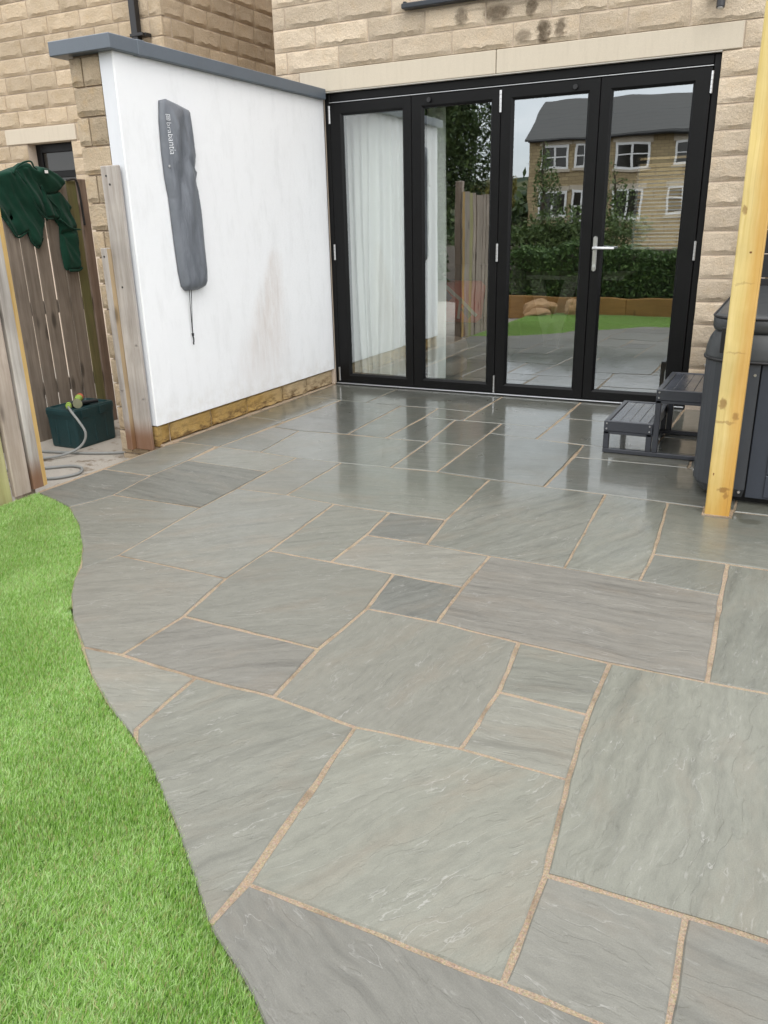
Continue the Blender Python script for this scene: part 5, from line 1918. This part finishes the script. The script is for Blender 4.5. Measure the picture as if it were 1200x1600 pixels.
# near fence running along the lawn
fence = tag(empty('garden_fence', (0, 0, 0)), 'tall weathered timber board fence along the left edge of the lawn', 'fence')
rf = random.Random(21)
yb = -3.030
for k in range(15):
    w_ = 0.098 + rf.uniform(-.003, .003)
    gap = 0.016 if k < 3 else rf.uniform(.012, .02)
    z0 = -0.002 + rf.uniform(-.008, .008) if k < 2 else -0.03 + rf.uniform(-.01, .01)
    top = 1.57 + rf.uniform(-.02, .02)
    xo = (-0.030, -0.036, -0.046)[k] if k < 3 else -0.046 + rf.uniform(-.004, .004)
    # face +x; the board nearest the gateway has a sawn-back yellow arris
    y1, y0 = yb, yb - w_
    c_ = 0.036 if k == 0 else 0.004
    pr = [(0.0, y0 + .004), (0.0, y1 - c_), (-c_ * 0.4, y1), (-0.026, y1), (-0.026, y0), (-0.004, y0)]
    vs_ = [(x, y, z) for z in (z0, top) for x, y in pr]
    kk = len(pr)
    fs_ = [(i, (i + 1) % kk, kk + (i + 1) % kk, kk + i) for i in range(kk)] + [tuple(range(kk))[::-1], tuple(range(kk, 2 * kk))]
    mb = MB()
    for fi, f in enumerate(fs_):
        mb.f.append(f)
        mb.m.append(1 if (k == 0 and fi in (1,)) else 0)
    mb.v = [Vector(q) for q in vs_]
    m_main = M_GPOST if k == 0 else M_FENCE_GRN if (k == 2) else M_FENCE
    o = mb.build('board', m_main, fence, mats=[m_main, M_FENCE_EDGE])
    o.location = (xo, 0, 0)
    yb = y0 - gap
for y in (-3.12, -4.70):
    mb = MB()
    mb.box(-0.155, -0.078, y - .04, y + .04, -0.15, 1.70, 0.006)
    mb.build('post', M_FENCE, fence)
for z in (0.3, 0.9, 1.4):
    mb = MB()
    mb.box(-0.110, -0.0765, -4.655, -3.165, z, z + 0.08, 0.004)
    mb.build('rail', M_FENCE, fence)

# teal plastic crate with a hose fitting lying on it
crate = tag(empty('storage_crate', (-0.855, -1.995, -0.0995)), 'dark teal plastic storage crate standing by the brown board fence', 'crate')
hx_, hy_ = 0.128, 0.182
mb = MB()
vs_, fs_ = loft([[(x * t, y * t, z) for x, y in rrect(-hx_, hx_, -hy_, hy_, 0.02, 4)] for z, t in ((0.0, 0.93), (0.012, 0.955), (0.20, 0.985), (0.2005, 1.0), (0.222, 1.0))])
mb.add(vs_, fs_)
for q in range(3):
    yq = -0.10 + 0.1 * q
    mb.box(hx_ * .955, hx_ * .99, yq - .012, yq + .012, 0.02, 0.195, 0.004)
mb.box(-0.06, -0.045, -hy_ * .995, -hy_ * .95, 0.02, 0.195, 0.004)
mb.box(0.045, 0.06, -hy_ * .995, -hy_ * .95, 0.02, 0.195, 0.004)
mb.build('body', M_CRATE, crate)
mb = MB()
vs_, fs_ = loft([[(x * t, y * t, z) for x, y in rrect(-hx_, hx_, -hy_, hy_, 0.025, 4)] for z, t in ((0.2225, 1.03), (0.25, 1.03), (0.262, 1.0), (0.264, 0.86), (0.255, 0.84))])
mb.add(vs_, fs_)
mb.build('lid', M_CRATE, crate)
mb = MB()
mb.box(-0.035, 0.035, -0.10, 0.10, 0.256, 0.263, 0.003)
mb.box(0.034, 0.05, -0.05, 0.05, 0.256, 0.274, 0.005)
mb.build('lid_handle', M_BLACKPL, crate)
for yq in (-0.09, 0.07):
    mb = MB()
    mb.box(hx_ * 1.03, hx_ * 1.07, yq - .03, yq + .03, 0.20, 0.255, 0.004)
    mb.build('clip', M_CRATE, crate)
mb = MB()
mb.box(-0.045, 0.045, hy_ * 0.98, hy_ * 1.10, 0.13, 0.18, 0.01)
mb.build('side_handle', M_BLACKPL, crate)

hose = tag(empty('garden_hose', (0, 0, 0)), 'grey garden hose looped on the concrete with a lime green end on the teal crate', 'hose')
HP = [(-0.30, -2.10, -0.09), (-0.40, -2.16, -0.09), (-0.56, -2.235, -0.09), (-0.76, -2.29, -0.09), (-0.96, -2.345, -0.09), (-1.05, -2.44, -0.088), (-0.98, -2.53, -0.088), (-0.84, -2.506, -0.088), (-0.735, -2.448, -0.085),
      (-0.67, -2.36, -0.080), (-0.632, -2.275, -0.060), (-0.60, -2.235, -0.015), (-0.592, -2.222, 0.045), (-0.635, -2.222, 0.110), (-0.695, -2.215, 0.165), (-0.752, -2.185, 0.190)]
mb = MB()
mb.tube(catmull(HP, 7), 0.0085, 10)
mb.build('hose_tube', M_HOSE, hose, smooth=True)
mb = MB()
mb.tube(catmull([(-1.0, -2.80, -0.09), (-0.80, -2.74, -0.09), (-0.675, -2.68, -0.09), (-0.552, -2.587, -0.09), (-0.454, -2.503, -0.09), (-0.355, -2.510, -0.09), (-0.285, -2.60, -0.09), (-0.319, -2.704, -0.09), (-0.40, -2.77, -0.09),
                     (-0.51, -2.835, -0.09), (-0.75, -2.92, -0.09), (-1.0, -2.96, -0.09)], 7), 0.0085, 10)
mb.build('hose_loop', M_HOSE, hose, smooth=True)
mb = MB()
d_ = Vector((-0.057, 0.06, 0.012)).normalized()
o_ = Vector((-0.745, -2.190, 0.188))
mb.cyl(o_, o_ + d_ * 0.022, 0.014, 14, 0.016)
mb.cyl(o_ + d_ * 0.0225, o_ + d_ * 0.034, 0.019, 14)
mb.cyl(o_ + d_ * 0.0345, o_ + d_ * 0.055, 0.015, 14, 0.017)
mb.build('connector', M_LIME, hose)
gun = tag(empty('spray_nozzle', (-0.835, -2.03, 0.190)), 'spray nozzle with lime green collar and red tip lying on the teal crate', 'nozzle')
mb = MB()
mb.cyl((0.05, -0.045, -0.004), (0.058, -0.052, -0.004), 0.030, 18)
mb.cyl((0.05, -0.045, -0.004), (0.0, 0.0, 0.0), 0.026, 18, 0.018)
mb.build('dial', M_BRASSY, gun)
mb = MB()
mb.tube(catmull([(0.02, -0.02, 0.0), (-0.01, -0.07, -0.004), (0.03, 0.03, -0.012), (0.06, 0.12, -0.015)], 5), 0.013, 10)
mb.build('grip', M_BLACKPL, gun)
mb = MB()
mb.cyl((0.0, 0.0, 0.002), (-0.022, 0.04, 0.012), 0.020, 16, 0.026)
mb.build('collar', M_LIME, gun)
mb = MB()
mb.cyl((-0.0222, 0.0404, 0.012), (-0.035, 0.066, 0.018), 0.027, 16, 0.022)
mb.build('tip', M_ORANGE, gun)

# ================================================================== THE GARDEN AND STREET BEHIND THE CAMERA (seen in the glass)
bedt = tag(empty('raised_bed', (0, 0, 0)), 'orange timber sleeper raised bed at the far end of the lawn', 'raised bed')
x = -0.6
for k in range(4):
    mb = MB()
    mb.box(x + .002, x + 1.898, -6.05, -5.95, -0.10, 0.215, 0.008)
    mb.build('sleeper', M_SLEEPER, bedt)
    x += 1.9
mb = MB()
mb.box(-0.6, 7.0, -7.4, -6.051, -0.15, 0.17, 0)
mb.build('soil', M_SOIL, bedt)
mb = MB()
mb.box(0.0, 6.0, -5.949, -5.801, -0.15, -0.02, 0)
structure(mb.build('lawn_margin', M_TURF))


def rock(name, c, s, seed, label):
    bm = bmesh.new()
    bmesh.ops.create_icosphere(bm, subdivisions=3, radius=1.0)
    for v in bm.verts:
        k = 1 + 0.35 * mnoise.noise(v.co * 1.3 + Vector((seed, 0, 0))) + 0.12 * mnoise.noise(v.co * 3.5 + Vector((0, seed, 0)))
        v.co = Vector((v.co.x * s[0] * k, v.co.y * s[1] * k, max(v.co.z * s[2] * k, -s[2] * .5)))
    me = bpy.data.meshes.new(name)
    bm.to_mesh(me)
    bm.free()
    me.materials.append(M_ROCK)
    o = link(bpy.data.objects.new(name, me))
    o.location = c
    return tag(o, label, 'rock', 'rocks by the raised bed')


rock('garden_rock', (0.10, -5.70, 0.05), (0.24, 0.16, 0.14), 1.0, 'broad tan rock lying on the lawn before the raised bed')
rock('garden_rock', (0.57, -5.72, 0.05), (0.11, 0.12, 0.16), 4.0, 'upright pale tan rock on the lawn before the raised bed')
rock('garden_rock', (-0.02 + .15, -5.52, 0.01), (0.16, 0.10, 0.07), 8.0, 'low flat tan rock in front of the broad rock')


def leaf_cloud(name, pts, size, mat, parent=None, flat_=0.5):
    k = len(pts)
    r = rng
    nrm = r.normal(0, 1, (k, 3))
    nrm[:, 2] += flat_
    nrm /= np.linalg.norm(nrm, axis=1)[:, None]
    t = np.cross(nrm, r.normal(0, 1, (k, 3)))
    t /= np.linalg.norm(t, axis=1)[:, None] + 1e-9
    b = np.cross(nrm, t)
    s = (size * r.uniform(0.6, 1.3, k))[:, None]
    V = np.stack([pts - t * s, pts - b * s * .45, pts + t * s, pts + b * s * .45], 1).reshape(-1, 3)
    me = bpy.data.meshes.new(name)
    me.vertices.add(len(V))
    me.vertices.foreach_set('co', V.ravel())
    me.loops.add(4 * k)
    me.loops.foreach_set('vertex_index', np.arange(4 * k, dtype=np.int32))
    me.polygons.add(k)
    me.polygons.foreach_set('loop_start', (np.arange(k) * 4).astype(np.int32))
    me.polygons.foreach_set('loop_total', np.full(k, 4, np.int32))
    me.update(calc_edges=True)
    at = me.attributes.new('tone', 'FLOAT', 'POINT')
    at.data.foreach_set('value', np.repeat(r.uniform(0, 1, k), 4).astype(np.float32))
    me.materials.append(mat)
    return link(bpy.data.objects.new(name, me), parent)


def blob_pts(k, c, s, shell=0.55, lumps=9):
    cs = rng.normal(0, 0.42, (lumps, 3))
    rs = rng.uniform(0.35, 0.62, lumps)
    w = rng.integers(0, lumps, k)
    d = rng.normal(0, 1, (k, 3))
    d /= np.linalg.norm(d, axis=1)[:, None]
    rad = rng.uniform(shell, 1.0, k) ** 0.6
    p_ = cs[w] + d * (rs[w] * rad)[:, None]
    return p_ * np.array(s) + np.array(c)


hb = tag(empty('hedge', (2.0, -6.7, 0.17)), 'dense dark green clipped hedge behind the raised bed', 'hedge')
k = 48000
px = rng.uniform(-2.6, 4.6, k)
u_ = rng.uniform(0, 1, k)
top_ = 0.83 + 0.06 * np.sin(px * 3.1) + 0.05 * np.sin(px * 7.7 + 1) - 0.17
fy = np.where(u_ < 0.6, 0.42 + rng.normal(0, .05, k) + 0.05 * np.sin(px * 6), rng.uniform(-0.4, 0.42, k))
fz = np.where(u_ < 0.6, rng.uniform(0, 1, k) * top_, top_ + rng.normal(0, .03, k))
leaf_cloud('foliage', np.stack([px, fy, fz], 1), 0.030, M_LEAF, hb)
mb = MB()
mb.box(-2.5, 4.5, -0.33, 0.30, 0.0, 0.58, 0.05)
mb.build('inner_twigs', M_BARK, hb)


def tree(name, base, trunk_h, trunk_r, crown_c, crown_s, k, leaf, mat, label, group='trees beyond the garden', lumps=12):
    t = tag(empty(name, base), label, 'tree', group)
    mb = MB()
    pts = [(0, 0, -0.2), (0.03, 0.02, trunk_h * .4), (-0.04, 0.05, trunk_h)]
    mb.tube(catmull(pts, 5), [trunk_r * (1 - 0.045 * i) for i in range(11)], 8)
    for q in range(6):
        a = q * 1.1 + 0.3
        z = trunk_h * (0.45 + 0.09 * q)
        L = crown_s[0] * 0.55
        mb.tube([(0, 0, z), (math.cos(a) * L * .5, math.sin(a) * L * .5, z + L * .3), (math.cos(a) * L, math.sin(a) * L, z + L * .45)], [trunk_r * .4, trunk_r * .28, trunk_r * .1], 6)
    mb.build('trunk', M_BARK, t)
    leaf_cloud('crown', blob_pts(k, crown_c, crown_s, lumps=lumps), leaf, mat, t)
    return t


tree('evergreen_tree', (-5.15, -14.0, 0), 5.0, 0.16, (0, 0, 3.6), (1.35, 1.4, 4.2), 60000, 0.06, M_LEAF2, 'tall dark evergreen tree beyond the left board fence', lumps=22)
tree('yellow_tree', (-8.2, -27.0, 0), 2.4, 0.14, (0, 0, 2.2), (1.0, 1.0, 0.75), 5000, 0.07, M_LEAF4, 'yellowing round tree far beyond the left board fence', lumps=14)
tree('young_birch', (-5.4, -25.0, 0), 4.0, 0.07, (0, 0, 2.5), (0.55, 0.6, 1.5), 1500, 0.06, M_LEAF3, 'thin pale tree in front of the left end of the stone terrace', lumps=12)
tree('slim_tree', (-2.1, -22.0, 0), 2.6, 0.05, (0, 0, 1.9), (0.6, 0.6, 0.9), 500, 0.06, M_LEAF3, 'small sparse tree before the middle of the stone terrace', lumps=9)
tree('garden_shrub', (-3.3, -19.0, 0), 1.0, 0.06, (0, 0, 0.9), (2.6, 1.2, 0.55), 9000, 0.07, M_LEAF3, 'wide low shrub beyond the clipped hedge', lumps=16)

ter = tag(empty('terraced_house', (-9.3, -36.0, 0)), 'long stone terraced house with slate roof across the street', 'house')
ter.rotation_euler = (0, 0, math.radians(-3.0))
L_, eave, ridge, dp_ = 17.0, 5.0, 7.0, 8.0
mb = MB()
mb.box(0, L_, -dp_, 0, -0.3, eave, 0)
gv = [(0.0, -dp_, eave), (0.0, 0, eave), (0.0, -dp_ / 2, ridge - .1)]
mb.add([(x + dx, y, z) for dx in (0, L_) for x, y, z in gv], [(0, 2, 1), (3, 4, 5)])
mb.build('wall', M_TERR, ter)
mb = MB()
for sg in (0, 1):
    ya, yb_ = (0.25, -dp_ / 2) if sg == 0 else (-dp_ - .25, -dp_ / 2)
    vs_ = [(-.2, ya, eave - .02), (L_ + .2, ya, eave - .02), (L_ + .2, yb_, ridge), (-.2, yb_, ridge)]
    vs_ += [(x, y, z + .1) for x, y, z in vs_]
    mb.add(vs_, [(0, 1, 2, 3), (7, 6, 5, 4), (0, 4, 5, 1), (1, 5, 6, 2), (2, 6, 7, 3), (3, 7, 4, 0)])
mb.build('roof', M_SLATES, ter)
mb = MB()
mb.cyl((0, 0.3, eave - .02), (L_, 0.3, eave - .02), 0.06, 8)
mb.build('gutter', M_BLACKPL, ter)
for (x0, x1, z0, z1, mull, tr_) in ((0.65, 1.95, 3.60, 4.75, 1, 1), (2.25, 2.75, 3.65, 4.75, 0, 1), (0.55, 1.95, 1.5, 2.6, 1, 0), (2.2, 2.75, 0.95, 2.65, 0, 1),
                                  (4.35, 5.85, 3.62, 4.72, 1, 1), (6.95, 8.2, 3.62, 4.72, 1, 1), (4.25, 5.75, 1.3, 2.62, 1, 0), (6.85, 8.2, 1.45, 2.65, 1, 1),
                                  (9.6, 11.0, 3.6, 4.75, 1, 1), (9.6, 11.0, 1.4, 2.65, 1, 1), (12.5, 13.9, 3.6, 4.75, 1, 1), (12.5, 13.9, 1.4, 2.65, 1, 1)):
    mb = MB()
    f_ = 0.10
    mb.box(x0, x1, 0.005, 0.06, z0, z0 + f_, 0)
    mb.box(x0, x1, 0.005, 0.06, z1 - f_, z1, 0)
    mb.box(x0, x0 + f_, 0.005, 0.06, z0 + f_, z1 - f_, 0)
    mb.box(x1 - f_, x1, 0.005, 0.06, z0 + f_, z1 - f_, 0)
    if mull:
        xm = (x0 + x1) / 2
        mb.box(xm - f_ / 2, xm + f_ / 2, 0.005, 0.06, z0 + f_, z1 - f_, 0)
    if tr_:
        zm = z0 + (z1 - z0) * .52
        if mull:
            mb.box(x0 + f_, xm - f_ / 2, 0.005, 0.055, zm - .03, zm + .03, 0)
            mb.box(xm + f_ / 2, x1 - f_, 0.005, 0.055, zm - .03, zm + .03, 0)
        else:
            mb.box(x0 + f_, x1 - f_, 0.005, 0.055, zm - .03, zm + .03, 0)
    w_ = mb.build('window', M_WHITE, ter)
    mb = MB()
    mb.box(x0 + f_ * .5, x1 - f_ * .5, 0.004, 0.02, z0 + f_ * .5, z1 - f_ * .5, 0)
    mb.build('pane', M_FARGLASS, w_)
    mb = MB()
    mb.box(x0 - .12, x1 + .12, 0.002, 0.05, z1 + .003, z1 + .25, 0)
    mb.build('lintel', M_LINTEL, w_)
    mb = MB()
    mb.box(x0 - .1, x1 + .1, 0.002, 0.09, z0 - .13, z0 - .003, 0)
    mb.build('sill', M_LINTEL, w_)

k = 12000
px = rng.uniform(-70, 30, k)
hz_ = 3.2 + 1.3 * np.sin(px * 0.35) + 0.9 * np.sin(px * 1.3 + 1) + 0.5 * np.sin(px * 2.9)
woods = leaf_cloud('distant_woods', np.stack([px, -58 + rng.uniform(-4, 4, k), rng.uniform(0, 1, k) ** 0.7 * hz_], 1), 0.42, M_LEAF2)
woods['kind'] = 'stuff'
woods['label'] = 'band of dark trees beyond the stone terrace'
woods['category'] = 'woods'

# wooded ridge on the skyline
vs_, fs_ = [], []
NH = 80
for i in range(NH + 1):
    x = -220 + 440 * i / NH
    h_ = 9 + 3.0 * math.sin(x * 0.02 + 1) + 1.5 * mnoise.noise(Vector((x * .06, 0, 3))) + 0.8 * mnoise.noise(Vector((x * .3, 0, 3)))
    vs_ += [(x, -120, -0.5), (x, -150, h_), (x, -190, h_ + 1), (x, -260, -0.5)]
for i in range(NH):
    for j in range(3):
        a = i * 4 + j
        fs_.append((a, a + 1, a + 5, a + 4))
structure(mesh_obj('wooded_hill', vs_, fs_, M_HILL))
